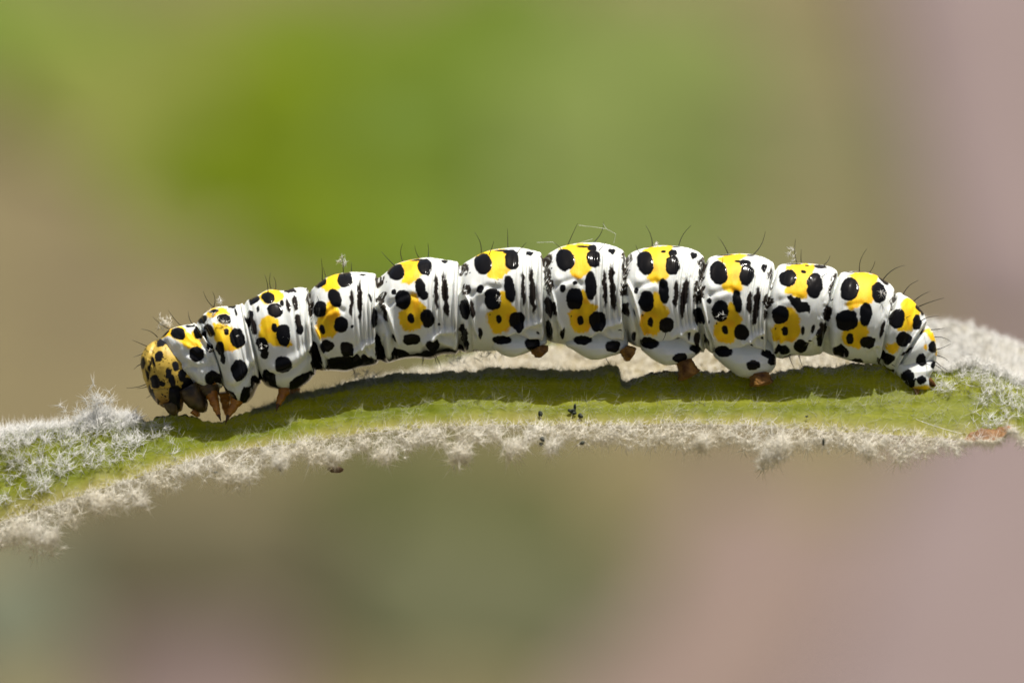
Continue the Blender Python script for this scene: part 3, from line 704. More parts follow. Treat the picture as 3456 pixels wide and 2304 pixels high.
# ------------------------------------------------------------------ head
def build_head(cat):
    nu, nv = 210, 260
    th = np.linspace(0.001, np.pi-0.001, nu)[:,None]; ph = np.linspace(0, 2*np.pi, nv, endpoint=False)[None,:]
    # outline of the head in the side view as radius by angle
    out = np.array([cpx('A', *q) for q in [(212,930),(222,850),(262,775),(330,722),(400,690),(470,690),(560,735),(640,800),(705,880),(748,990),(770,1080),
           (735,1170),(665,1230),(625,1300),(610,1385),(540,1405),(470,1370),(370,1310),(315,1240),(268,1130),(230,1020)]])
    c = np.array(cpx('A', 490, 1030))
    an = np.arctan2(-(out[:,1]-c[1]), out[:,0]-c[0]); r = np.hypot(out[:,0]-c[0], out[:,1]-c[1])
    o = np.argsort(an); an, r = an[o], r[o]
    an = np.concatenate([an-2*np.pi, an, an+2*np.pi]); r = np.tile(r, 3)
    # sphere: pole axis along y (depth)
    ang = ph + 0*th; rad = np.interp((ang+np.pi) % (2*np.pi) - np.pi, an, r)
    sm = np.sin(th)**0.80
    X = c[0] + rad*np.cos(ang)*sm; Y = c[1] - rad*np.sin(ang)*sm
    y = -0.185*np.cos(th) + 0*ang
    # two lobes: crease down the face, cheek creases
    g = poly_dist([(350,735),(325,800),(308,880),(300,960),(290,1060),(300,1180)], X, Y)
    h = -7*np.exp(-(g/4.5)**2)
    g2 = poly_dist([(308,880),(350,960),(385,1080),(400,1180)], X, Y); h += -2.5*np.exp(-(g2/4)**2)
    g3 = poly_dist([(320,1190),(420,1170),(520,1170),(640,1190)], X, Y); h += -6*np.exp(-(g3/5)**2)
    h += 0.5*noise2(X/14, Y/14)
    k = 1 + h/100.0
    V = np.stack([fx(c[0]+(X-c[0])*k, 0), y*k, fz(c[1]+(Y-c[1])*k, 0)], -1)
    yy = -np.abs(y)
    C, R = markings((1728+(X-1728)*DIST/(DIST+yy)).ravel(), (1152+(Y-1152)*DIST/(DIST+yy)).ravel(), True)
    V = V.reshape(-1,3)
    hd = part('head', V, grid_faces(nu, nv, True)[:, ::-1], M_HEAD, cat, C=C)
    return hd

def poly_dist(pl, X, Y):
    p = np.array([cpx('A', *q) for q in pl]); d = np.full(np.shape(X), 1e9)
    for a, b in zip(p[:-1], p[1:]):
        e = b-a; t = np.clip(((X-a[0])*e[0]+(Y-a[1])*e[1])/(e@e), 0, 1)
        d = np.minimum(d, np.hypot(X-a[0]-t*e[0], Y-a[1]-t*e[1]))
    return d
head = build_head(caterpillar)

def limb(pts, y0, y1, ns=16, rings=26, crimp=0.0, sx=1.0):
    """Tapered jointed tube; pts = (px, py, radius px)."""
    p = np.array(pts, float); k = np.linspace(0, 1, len(p)); t = np.linspace(0, 1, rings)
    x = pchip(k, p[:,0], t); y = pchip(k, p[:,1], t); r = pchip(k, p[:,2], t)
    r = r*(1 + crimp*(np.cos(t*2*np.pi*4.2) + 0.4*np.cos(t*2*np.pi*11)))
    d = y0 + (y1-y0)*t
    pts3 = np.stack([fx(x), d, fz(y)], -1)
    return tube(pts3, r/PPU, ns)

def cl(c, L): return [(*cpx(c, x, y), r/CROPS[c][2]) for x, y, r in L]
def mirror(V): return V*np.array([1,-1,1])

# mouthparts and feelers
for sgn in (1, -1):
    for nm, L, m in (('mandible', [(500,1300,70),(520,1360,58),(540,1405,34),(548,1430,10)], M_MOUTH),
                     ('maxilla', [(670,1150,110),(715,1230,108),(765,1300,92),(805,1355,62),(830,1395,14)], M_MOUTH),
                     ('palp', [(720,1380,34),(755,1415,26),(770,1440,8)], M_LEG),
                     ('antenna', [(400,1230,26),(395,1265,20),(390,1300,12),(388,1325,4)], M_MOUTH)):
        V, F = limb(cl('A', L), -0.10, -0.09, 12, 14, 0.03)
        part(nm, V if sgn == 1 else mirror(V), F, m, head, top=caterpillar)
# six small simple eyes on the near cheek, six on the far one
for sgn in (1, -1):
    for ex, ey in ((432,1175),(415,1200),(425,1228),(448,1243),(472,1232),(455,1200)):
        px, py = cpx('A', ex, ey)
        t = np.linspace(0.05, np.pi*0.5, 4)
        base = P(px, py, -0.150*1.0)
        th = np.linspace(0, 2*np.pi, 8, endpoint=False)
        V = np.stack([base[0]+0.006*np.cos(t)[:,None]*np.cos(th), base[1]-0.006*np.sin(t)[:,None]+0*th, base[2]+0.006*np.cos(t)[:,None]*np.sin(th)], -1).reshape(-1,3)
        part('simple_eye', V if sgn == 1 else mirror(V), grid_faces(4, 8, True), M_BRISTLE, head, top=caterpillar)

# ------------------------------------------------------------------ legs
LEGS = [([(885,1130,66),(900,1215,58),(925,1285,48),(945,1340,38),(962,1390,28),(975,1425,20)], [(970,1415,20),(985,1450,11),(997,1485,2)], 1),
        ([(1120,1120,84),(1140,1200,72),(1145,1270,64),(1120,1335,46),(1085,1395,32),(1065,1430,22)], [(1070,1420,22),(1052,1465,12),(1038,1515,2)], 1),
        ([(1010,1210,60),(1020,1290,48),(1030,1360,40),(1040,1415,28),(1045,1440,20)], [(1044,1430,20),(1048,1460,11),(1050,1492,2)], -1),
        ([(900,1150,60),(905,1220,52),(915,1290,44),(935,1350,32),(950,1395,20)], [(948,1385,20),(960,1420,11),(972,1455,2)], -1),
        ([(1575,1040,70),(1600,1120,62),(1600,1180,56),(1580,1235,44),(1558,1290,32),(1545,1325,22)], [(1548,1315,22),(1535,1350,12),(1524,1392,2)], 1),
        ([(1640,1060,66),(1680,1140,58),(1690,1190,50),(1665,1220,38),(1640,1245,26)], [(1645,1240,22),(1625,1270,12),(1610,1300,2)], -1)]
for L, Cw, sgn in LEGS:
    V, F = limb(cl('A', L), -0.10 if sgn > 0 else 0.10, -0.15 if sgn > 0 else 0.13, 18, 60, 0.085)
    lg = part('thoracic_leg', V, F, M_LEG, caterpillar)
    V, F = limb(cl('A', Cw), -0.15 if sgn > 0 else 0.13, -0.152 if sgn > 0 else 0.12, 12, 12)
    part('claw', V, F, M_CLAW, lg, top=caterpillar)

for L in ([(830,1090,115),(870,1170,104),(900,1240,66)], [(1140,1080,108),(1150,1175,95),(1150,1240,66)], [(1560,1020,100),(1590,1095,86),(1600,1150,60)]):
    for sgn in (1, -1):
        V, F = limb(cl('A', L), -0.07, -0.11, 20, 20, 0.02)
        part('leg_base', V if sgn == 1 else mirror(V), F, M_MOUTH, caterpillar)
PRO = [('C', [(400,1080,960,1060),(440,1240,985,1200),(510,1300,965,1235),(580,1340,890,1270),(640,1354,760,1325),(680,1350,700,1342)],
             [(800,1290,940,1220),(830,1340,985,1235),(880,1365,1018,1245),(930,1362,1020,1290)], .085),
       ('C', [(1170,1080,1740,1080),(1165,1225,1768,1215),(1250,1290,1755,1260),(1340,1346,1700,1312),(1430,1380,1600,1345),(1490,1376,1540,1362)],
             [(1650,1300,1760,1230),(1690,1350,1835,1248),(1725,1395,1862,1268),(1770,1408,1850,1315)], .085),
       ('D', [(300,1060,880,1060),(325,1215,897,1210),(400,1290,882,1250),(480,1342,805,1310),(560,1374,700,1352),(600,1374,660,1364)],
             [(610,1340,820,1290),(655,1425,845,1340),(648,1495,890,1400),(668,1540,926,1420),(740,1525,905,1445)], .095),
       ('D', [(1000,1110,1590,1140),(1018,1268,1622,1288),(1095,1350,1616,1360),(1180,1422,1592,1412),(1260,1480,1542,1456),(1350,1498,1460,1494)],
             [(1320,1450,1560,1420),(1335,1530,1592,1490),(1328,1578,1618,1532),(1400,1592,1602,1556)], .10)]
def build_pro(c, S, pad, dep, pad_name='foot_pad', yc=-0.095, name='proleg', cat=caterpillar, bw=0.5):
    st = np.array([(i, *cpx(c, a, b), *cpx(c, d, e)) for i, (a, b, d, e) in enumerate(S)], float)
    ub = np.linspace(0, len(S)-1, 90)
    X, Y, D, N, v, s, a = loft(st, ub, 110, 60, yc, lambda u, a: np.minimum(a*bw+14, 84)*0 + np.interp(u/(len(S)-1), [0,.2,.4,.6,.8,1], [40,66,73,66,46,18])*(0.84 if name != 'proleg' else 1.0))
    h = 1.6*noise2(X/22, Y/22)
    C, R = markings(X.ravel(), Y.ravel())
    h = h + 2*R.reshape(X.shape)
    V = np.stack([(X-1728)/PPU, D, (1152-Y)/PPU], -1) + N*h[...,None]/PPU
    n, m = X.shape
    Vf = np.concatenate([V.reshape(-1,3), [V[-1].mean(0)]]); C = np.concatenate([C, C[-1:]])
    j = np.arange(m)
    Fq = grid_faces(n, m, True)
    F = np.concatenate([Fq[:,[0,1,2]], Fq[:,[0,2,3]], np.stack([j+(n-1)*m, (j+1)%m+(n-1)*m, np.full(m, n*m)], -1)])
    pcx = sum(p[0]+p[2] for p in pad)/(2*len(pad)); pcy = sum(p[1]+p[3] for p in pad)/(2*len(pad)) - 10
    pad = [(pcx+(p[0]-pcx)*0.78, pcy+(p[1]-pcy)*0.88, pcx+(p[2]-pcx)*0.78, pcy+(p[3]-pcy)*0.88) for p in pad]
    a, b, d, e = pad[-1]; mx_, my_ = (a+d)/2, (b+e)/2 + 6
    pad = list(pad) + [(mx_+(a-mx_)*0.45, my_+(b-my_)*0.45, mx_+(d-mx_)*0.45, my_+(e-my_)*0.45)]
    sp = np.array([(i, *cpx(c, a, b), *cpx(c, d, e)) for i, (a, b, d, e) in enumerate(pad)], float)
    up = np.linspace(0, len(pad)-1, 40)
    X, Y, D, N, v, s, a = loft(sp, up, 34, 24, yc-0.02, lambda u, a: dep*PPU*(0.75+0.5*np.sin(np.pi*np.clip(u/(len(pad)-1),0,1))) *(1-0.6*sstep(0.75,1,u/(len(pad)-1))) + 0*a)
    tt = (up/(len(pad)-1))[:,None]
    h = 5.0*noise2(X/8, Y/8)*tt + 2*noise2(X/4, Y/4) + 6*tt**2*(1-tt)*np.abs(np.sin(np.arange(58)*1.7))[None,:] * np.ones_like(X)
    V2 = np.stack([(X-1728)/PPU, D, (1152-Y)/PPU], -1) + N*h[...,None]/PPU
    n2, m2 = X.shape
    V2f = np.concatenate([V2.reshape(-1,3), [V2[-1].mean(0)]]); j = np.arange(m2); Fq = grid_faces(n2, m2, True)
    F2 = np.concatenate([Fq[:,[0,1,2]], Fq[:,[0,2,3]], np.stack([j+(n2-1)*m2, (j+1)%m2+(n2-1)*m2, np.full(m2, n2*m2)], -1)])
    for sgn in (1, -1):
        A, B = (Vf, V2f) if sgn == 1 else (mirror(Vf) , mirror(V2f))
        p = part(name, A, F if sgn == 1 else F[:, ::-1], M_SKIN, cat, C=C)
        part(pad_name, B, F2 if sgn == 1 else F2[:, ::-1], M_PAD, p, top=cat)
for a in PRO: build_pro(*a)
build_pro('E', [(1000,1140,1440,1110),(1075,1235,1425,1190),(1130,1300,1388,1262),(1185,1352,1390,1320),(1202,1388,1402,1362),(1225,1402,1320,1398)],
          [(1190,1360,1310,1375),(1203,1420,1290,1415),(1212,1468,1252,1462)], .06, name='anal_proleg', yc=-0.07, bw=0.62)
V, F = limb(cl('E', [(1360,1290,40),(1395,1318,32),(1425,1338,18),(1450,1350,4)]), -0.10, -0.10, 12, 12, 0.05)
part('tail_spur', V, F, M_PAD, caterpillar)

# ------------------------------------------------------------------ bristles
BR = {'A': [(1435,250,1405,75),(1472,215,1463,55),(1508,200,1495,95),(915,385,820,235),(915,370,908,240),(600,565,480,415),(710,545,668,425),(360,670,225,600),
            (270,765,140,705),(245,830,150,868),(215,940,148,985),(265,1125,75,1165),(270,1150,180,1168),(480,590,330,480),(315,1220,275,1260),(940,790,895,800)],
      'B': [(430,375,425,160),(465,340,445,255),(655,320,650,135),(740,300,738,200),(1205,245,1055,90),(1285,180,1285,5),(1468,165,1410,25),(1548,150,1548,0),
            (765,1350,772,1420),(1490,1225,1500,1280),(1500,1225,1480,1290),(1640,1215,1690,1330),(1630,1215,1655,1300),(390,600,380,560)],
      'C': [(350,345,290,155),(425,375,475,240),(610,300,607,120),(695,360,790,250),(1185,280,1280,70),(1130,330,1050,250),(1430,250,1535,45),(1485,330,1555,245),
            (1997,285,1935,85),(1895,360,1840,275),(570,1225,630,1305),(1650,1290,1720,1340),(1560,1370,1590,1420)],
      'D': [(690,230,805,30),(1160,305,1060,130),(1405,305,1515,90),(1828,393,1806,160),(1866,393,1864,260),(2080,405,2138,320),(560,1040,530,1140),(705,1345,770,1410),
            (1410,1415,1520,1480),(1760,1310,1815,1420),(1845,1290,1890,1420),(2060,540,2125,490),(1100,420,1110,335)],
      'E': [(720,248,778,30),(808,255,858,145),(960,308,1150,185),(1145,460,1280,330),(1250,525,1400,435),(1305,575,1520,500),(1145,690,1210,665),(1315,720,1470,675),
            (1400,805,1530,790),(1450,880,1600,920),(1450,995,1590,940),(1470,1060,1570,1115),(1450,1110,1560,1200),(1440,1150,1530,1230),(1190,1350,1220,1510),
            (1410,1200,1460,1220),(1350,1130,1395,1145),(1320,1325,1400,1345),(1000,1120,1060,1160)]}
for c, L in BR.items():
    for x0, y0, x1, y1 in L:
        a = np.array(cpx(c, x0, y0)); b = np.array(cpx(c, x1, y1))
        s = skin_at(*a)
        y = min(s[1], 0.0)
        if c == 'A' and x0 < 520: y = -0.04
        t = np.linspace(0, 1, 6)
        d = b-a; nrm = np.array([-d[1], d[0]]); bend = random.uniform(-0.14, 0.14)
        pt = a + d*t[:,None] + nrm*(bend*np.sin(t*np.pi))[:,None] - d/np.linalg.norm(d)*(1-t)[:,None]*6
        dep = y + 0.012*(1-t) - 0.06*t*random.uniform(-0.6, 1.4)
        pts = np.stack([fx(pt[:,0], y), dep, fz(pt[:,1], y)], -1)
        V, F = tube(pts, np.linspace(1.7, 0.5, 6)/PPU, 4)
        part('bristle', V, F, M_BRISTLE, caterpillar)

# ------------------------------------------------------------------ the woolly leaf
TOP = np.array([(-400,1475),(0,1462),(124,1448),(232,1440),(323,1408),(373,1410),(435,1418),(497,1424),(540,1408),(580,1400),(614,1403),(660,1412),(705,1424),(746,1424),(790,1408),(825,1393),
    (895,1372),(972,1338),(1068,1318),(1144,1300),(1252,1280),(1374,1262),(1450,1262),(1527,1256),(1600,1259),(1665,1244),(1753,1243),(1860,1250),(1964,1254),(2020,1244),(2055,1234),(2085,1243),
    (2097,1285),(2108,1292),(2155,1277),(2266,1253),(2380,1258),(2480,1257),(2560,1262),(2638,1257),(2732,1242),(2804,1244),(2871,1231),(2961,1230),(3020,1240),(3163,1252),(3230,1246),(3275,1236),
    (3343,1252),(3456,1300),(3800,1420)], float)
KEEL = np.array([(-400,1890),(0,1762),(269,1672),(518,1592),(800,1520),(900,1505),(1068,1485),(1336,1450),(1600,1436),(1983,1433),(2400,1430),(2759,1450),(3073,1470),(3275,1486),(3345,1486),
    (3385,1468),(3410,1450),(3456,1486),(3800,1560)], float)
BTOP = np.array([(1080,1330),(1180,1296),(1300,1268),(1400,1252),(1500,1232),(1570,1205),(1640,1186),(1700,1180),(1790,1180),(1886,1166),(1960,1160),(2117,1152),(2300,1140),(2600,1130),(2900,1105),
    (3060,1086),(3141,1097),(3253,1106),(3320,1126),(3433,1171),(3500,1200),(3800,1290)], float)
def topy(x): return pchip(TOP[:,0], TOP[:,1], x) + 4.0*noise2(x/11, 3) + 2.5*noise2(x/4.5, 8)
def keely(x): return pchip(KEEL[:,0], KEEL[:,1], x) + 4*noise2(x/30, 5)
def ydep(r, x):        # depth of the front blade from cut edge (r=0) to midrib (r=1)
    return 0.06 + 0.03*noise2(x/260, 2) - 0.46*r**0.9 - 0.08*r*(1-sstep(250, 700, x)) - 0.06*r*sstep(2250, 2750, x)

def fringe(x):   # how far the wool hangs, in photo pixels
    base = pchip([-400,0,166,215,332,473,520,680,767,819,900,1030,1125,1240,1328,1420,1527,1600,1734,1830,2000,2174,2384,2480,2580,2660,2760,2939,3163,3300,3800],
                 [90,75,150,90,85,100,70,75,95,110,75,62,88,78,82,60,115,62,90,60,66,72,86,80,140,95,85,85,55,25,20], x)
    return base

leaf = root('woolly_leaf', P(1728, 1480, 0.5), 'green folded leaf covered in cream wool with a chewed edge under the caterpillar', 'leaf')
def build_leaf():
    x = np.linspace(-400, 3800, 1050); nr = 46
    r = np.linspace(0, 1, nr)[None,:]; X = x[:,None] + 0*r
    yt = topy(x)[:,None]; yk = keely(x)[:,None]
    D = ydep(r, X) + 0.015*noise2(X/40, r*6)
    ys = np.convolve(np.pad(yt[:,0], 60, 'edge'), np.hanning(121)/np.hanning(121).sum(), 'valid')[:,None]
    Yp = ys + (yk-ys)*r + (yt-ys)*np.clip(1-r/0.55, 0, 1)
    V = np.stack([fx(X, D), D, fz(Yp, D)], -1).reshape(-1,3)
    pig = np.clip(sstep(0.66, 1.02, r + 0.06*noise2(X/50, r*4)), 0, 1)*0.9
    C = np.repeat(pig.reshape(-1,1), 3, 1)
    part('front_blade', V, grid_faces(len(x), nr), M_LEAF, leaf, C=C)
    # rolled dark rim left by the chewing
    xr = np.linspace(430, 3120, 900); tr = topy(xr); d = ydep(0, xr)
    pts = np.stack([fx(xr, d), d+0.006, fz(tr, d)], -1)
    rad = (3.2 + 2.2*noise2(xr/9, 1) + 2.0*noise2(xr/60, 6))/PPU
    V, F = tube(pts, np.clip(rad, 0.002, 1), 7)
    part('chewed_edge', V, F, M_EDGE, leaf)
    # far half of the fold: hollow, rising behind, pale and woolly
    x = np.linspace(1080, 3800, 620); nr = 34
    r = np.linspace(0, 1, nr)[None,:]; X = x[:,None] + 0*r
    dk = ydep(1.0, X)
    D = dk + 0.30 + 1.25*r**0.8 + 0.04*noise2(X/90, r*3)
    yk = keely(x)[:,None] - 4; yb = (pchip(BTOP[:,0], BTOP[:,1], x) + 5*noise2(x/13, 11) + 7*noise2(x/60, 13))[:,None]
    Yp = yk + (yb-yk)*r**1.2
    V = np.stack([fx(X, D), D, fz(Yp, D)], -1).reshape(-1,3)
    part('back_blade', V, grid_faces(len(x), nr)[:, ::-1], M_BACK, leaf)
    # dry brown nick at the midrib
    xs = np.linspace(3255, 3418, 40); q = np.linspace(0, 1, 12)[None,:]
    X = xs[:,None]+0*q; yk = keely(xs)[:,None]; hgt = (46*np.sin(np.pi*np.linspace(0.04, 0.98, 40))**0.6)[:,None]
    Yp = yk + 5 - hgt*q + 4*noise2(X/8, q*4)*q; dd = ydep(1 - 0.2*q, X) - 0.07
    V = np.stack([fx(X, dd), dd + 0.01*noise2(X/6, q*5), fz(Yp, dd)], -1).reshape(-1,3)
    part('dry_patch', V, grid_faces(40, 12), M_BROWN, leaf)
build_leaf()

def rays(B, Dv, Ln, R):
    """Thin pointed hairs, each an open three-sided cone."""
    Dv = Dv/np.linalg.norm(Dv, axis=1)[:,None]
    ref = np.where(np.abs(Dv[:,1:2]) < 0.8, np.array([[0,1.0,0]]), np.array([[1.0,0,0]]))
    A = np.cross(Dv, ref); A /= np.linalg.norm(A, axis=1)[:,None]; Bn = np.cross(Dv, A)
    n = len(B); V = np.empty((n, 4, 3))
    for k in range(3):
        a = 2*np.pi*k/3
        V[:,k] = B + R[:,None]*(math.cos(a)*A + math.sin(a)*Bn)
    V[:,3] = B + Dv*Ln[:,None]
    i = np.arange(n)[:,None]*4
    F = np.concatenate([i+np.array([[0,1,3]]), i+np.array([[1,2,3]]), i+np.array([[2,0,3]])])
    return V.reshape(-1,3), F

def stars(cen, nr, ln, rad, bias=(0,0,0), bs=0.0, flat=1.0):
    """Branched star hairs: nr rays from every centre."""
    n = len(cen); B = np.repeat(cen, nr, 0)
    D = rng.normal(size=(n*nr, 3)); D[:,1] *= flat
    D /= np.linalg.norm(D, axis=1)[:,None]; D += np.array(bias)*bs
    L = ln*(0.55 + 0.75*rng.random(n*nr))*np.repeat(0.7+0.6*rng.random(n), nr)/PPU
    return rays(B, D, L, np.full(n*nr, rad/PPU)*(0.7+0.6*rng.random(n*nr)))

def fpoints(n, x0, x1, rfun, off=0.0):
    x = rng.uniform(x0, x1, n); r = rfun(n)
    yt, yk = topy(x), keely(x); d = ydep(r, x) - off
    yy = yt + (yk-yt)*r
    return x, r, np.stack([fx(x, d), d, fz(yy, d)], -1)

def wool(name, V, F, m): return part(name, V, F, m, leaf, smooth=True, kind='stuff')

# fringe hanging from the midrib
parts_ = []
n = 1600
x = rng.uniform(-380, 3560, n); hang = fringe(x)*(0.98+0.34*noise2(x/38, 21)+0.2*noise2(x/15, 4))
q = rng.random(n)**1.55; d = ydep(1.0, x) - 0.20*q - 0.07 + 0.12*rng.random(n)
yy = keely(x) + 4 + hang*q*0.86; hide = (x > 3240) & (x < 3430); yy = np.where(hide, keely(x)+2, yy)
parts_.append(stars(np.stack([fx(x, d), d, fz(yy, d)], -1), 9, 36, 0.95, (0,-0.2,-1), 0.62))
n = 800                                            # longer wisps that stand out of the felt
x = rng.uniform(-380, 3240, n); hang = fringe(x)*(0.9+0.5*noise2(x/30, 27)); q = 0.35+0.75*rng.random(n)
d = ydep(1.0, x) - 0.22 + 0.2*rng.random(n); yy = keely(x) + hang*q*0.85
parts_.append(stars(np.stack([fx(x, d), d, fz(yy, d)], -1), 7, 52, 1.45, (0,-0.1,-0.5), 0.5, 0.6))
n = 900                                            # clotted tufts on the fringe
for cx_, cy_, rr in ((166,1810,42),(120,1800,40),(50,1810,35),(470,1690,24),(330,1700,25),(819,1600,34),(770,1610,26),(945,1560,26),(1300,1540,30),(1545,1545,34),(1560,1520,28),(1735,1512,34),(1860,1505,22),
                     (2580,1545,38),(2610,1515,34),(2640,1500,28),(2370,1490,26),(1130,1545,30),(2930,1520,30)):
    g = rng.normal(size=(34, 3))*np.array([rr*0.5, 0.06, rr*0.42])
    X_ = cx_+g[:,0]; Y_ = cy_+g[:,2]; D_ = ydep(1.0, X_) - 0.20 + g[:,1]
    parts_.append(stars(np.stack([fx(X_, D_), D_, fz(Y_, D_)], -1), 11, 40, 0.9))
wool('wool_fringe', *join(parts_), M_WOOLTAN)
# short felt where the green passes into the fringe
x, r, c = fpoints(1500, -380, 3500, lambda n: 1.03-0.12*rng.random(n)**2.2, 0.01)
wool('midrib_felt', *stars(c, 6, 24, 0.75, (0,-1,-0.4), 0.4), M_WOOLTAN)
# thin cobweb of hairs over the green side
x, r, c = fpoints(2300, -380, 3560, lambda n: rng.random(n)**1.3, 0.012)
wool('fine_hairs', *stars(c, 5, 36, 0.55, (0,-1,0), 0.25, 0.35), M_FINE)
# hairs standing on the chewed edge under the body
x, r, c = fpoints(1500, 850, 2130, lambda n: 0.02+0.12*rng.random(n)**1.5, 0.0)
wool('edge_hairs', *stars(c, 7, 24, 0.9, (0,0,1), 0.3), M_FINE)
x, r, c = fpoints(520, 2130, 3060, lambda n: 0.0+0.10*rng.random(n)**1.5, 0.0)
wool('edge_hairs', *stars(c, 6, 20, 0.9, (0,-0.4,0.6), 0.3), M_WOOL)
# heavy sunlit wool over the edge left of the head
parts_ = []
n = 1350
x = rng.uniform(-380, 470, n); lim = np.interp(x, [-400,100,250,380,470],[60,62,70,50,20])
q = rng.random(n)**1.5; yy = topy(x) - 12 + q*lim; d = -0.04 + 0.35*rng.random(n) - 0.22*q
parts_.append(stars(np.stack([fx(x, d), d, fz(yy, d)], -1), 9, 36, 1.0, (0,-0.3,0.7), 0.35))
for cx_, cy_, sx_, sy_, k_ in ((330,1372,24,30,150),(300,1415,40,22,140),(380,1405,36,16,100),(225,1545,28,26,70),(130,1615,42,40,110),(165,1585,30,30,60),(345,1530,36,24,80),(400,1470,45,22,110),(455,1500,24,18,40),
                               (295,1555,14,22,30),(470,1475,26,16,40),(20,1680,22,14,30),(60,1560,60,26,120),(560,1450,20,8,14),(585,1500,10,26,10),(430,1545,30,12,26),(520,1432,34,8,30),(1225,1272,26,12,30),(1545,1212,26,9,24),(1640,1200,30,10,24)):
    g = rng.normal(size=(max(6, int(k_*0.45)), 3))
    X_ = cx_+g[:,0]*sx_; Y_ = cy_+g[:,2]*sy_; D_ = ydep(np.clip((Y_-topy(X_))/(keely(X_)-topy(X_)),0,1), X_)-0.05+0.03*g[:,1]
    parts_.append(stars(np.stack([fx(X_, D_), D_, fz(Y_, D_)], -1), 8, 36, 0.95, (0,-0.4,0.2), 0.3))
wool('edge_wool', *join(parts_), M_WOOL)
# wool inside the fold and along its far rim
n = 9000
x = rng.uniform(1090, 3700, n); r = rng.random(n)**0.6
dk = ydep(1.0, x); d = dk + 0.28 + 1.25*r**0.8
yk = keely(x)-4; yb = pchip(BTOP[:,0], BTOP[:,1], x)
yy = yk+(yb-yk)*r**1.2
parts_ = [stars(np.stack([fx(x, d), d-0.02, fz(yy, d)], -1), 7, 24, 1.3, (0,-0.5,0.5), 0.3)]
wool('inner_wool', *join(parts_), M_WOOLTAN)
n = 3600
x = rng.uniform(3060, 3700, n); r = 0.45+0.58*rng.random(n)
dk = ydep(1.0, x); d = dk + 0.28 + 1.25*r**0.8; yk = keely(x)-4; yb = pchip(BTOP[:,0], BTOP[:,1], x); yy = yk+(yb-yk)*r**1.2
parts_ = [stars(np.stack([fx(x, d), d-0.03, fz(yy, d)], -1), 8, 28, 1.1, (0,-0.4,0.6), 0.35)]
n = 420                                            # wool folded over the front edge by the tail
x = rng.uniform(3150, 3600, n); yy = topy(x) + rng.normal(size=n)*12 - 4; d = 0.02+0.1*rng.random(n)
parts_.append(stars(np.stack([fx(x, d), d, fz(yy, d)], -1), 7, 32, 1.0, (0,-0.4,0.5), 0.3))
for cx_, cy_, sx_, sy_, k_ in ((3200,1300,24,14,26),(3270,1262,26,14,40),(3330,1300,16,22,22),(3380,1320,30,26,40),(3430,1345,20,30,30),(3310,1345,10,24,10),(3400,1400,14,30,10),(3345,1420,30,14,14),(3310,1480,8,6,4),(3350,1440,26,8,10)):
    g = rng.normal(size=(k_, 3)); X_ = cx_+g[:,0]*sx_; Y_ = cy_+g[:,2]*sy_; D_ = ydep(np.clip((Y_-topy(X_))/(keely(X_)-topy(X_)),0,1), X_)-0.04+0.03*g[:,1]
    parts_.append(stars(np.stack([fx(X_, D_), D_, fz(Y_, D_)], -1), 7, 36, 0.95, (0,-0.4,0.2), 0.3))
wool('rim_wool', *join(parts_), M_WOOL)

# ------------------------------------------------------------------ bits that cling to the animal and the leaf
TG = 'loose hair tufts clinging to the caterpillar'
def tuft(c, x, y, size, n, ln, m, label, y_up=None):
    px, py = cpx(c, x, y); s = skin_at(px, py); dep = min(s[1], 0) - 0.012
    g = rng.normal(size=(n, 3))*np.array([size*0.5/CROPS[c][2], 0.015, size*0.5/CROPS[c][2]])
    cen = np.stack([fx(px+g[:,0], dep), dep+g[:,1], fz(py+g[:,2], dep)], -1)
    V, F = stars(cen, 9, ln, 1.15, (0,-1,0), 0.2)
    solo('hair_tuft', V, F, m, label, 'hair tuft', TG, smooth=False)
tuft('A', 440, 550, 70, 26, 15, M_WOOLTAN, 'cream ball of hairs held on the bristles above the caterpillar\'s head')
tuft('A', 975, 335, 30, 5, 14, M_WOOL, 'small white star of hairs above the second hump')
tuft('A', 930, 440, 60, 10, 16, M_WOOL, 'white tangle of hairs on the second yellow hump')
tuft('A', 1000, 535, 40, 5, 15, M_WOOL, 'white hairs below the black spot of the second hump')
tuft('A', 885, 785, 24, 3, 11, M_WOOL, 'white hairs on the small black spot behind the head')
tuft('A', 1140, 655, 24, 2, 12, M_WOOL, 'white hairs on the large black flank spot of the second segment')
tuft('A', 1600, 650, 16, 1, 14, M_WOOL, 'single white star hair on the third segment\'s tall black spot')
tuft('A', 1380, 760, 40, 3, 11, M_WOOL, 'white hairs on the lower black spot of the third segment')
tuft('B', 625, 205, 46, 7, 18, M_WOOL, 'loose white hair sprig standing above the fourth segment')
tuft('C', 515, 640, 36, 4, 16, M_WOOL, 'white hairs between yellow patches of the sixth segment')
tuft('C', 510, 775, 40, 5, 12, M_WOOL, 'white hairs on the upper flank spot of the sixth segment')
tuft('D', 465, 210, 26, 4, 10, M_WOOL, 'tiny white tuft on the highest yellow back patch')
tuft('D', 1110, 890, 36, 3, 15, M_WOOL, 'white hairs on the flank spot of the ninth segment')
tuft('D', 1790, 300, 64, 7, 17, M_WOOL, 'white tangle of hairs standing on the tenth segment\'s back')
tuft('E', 925, 455, 26, 3, 15, M_WOOL, 'white star hair on the last round back spot before the tail')

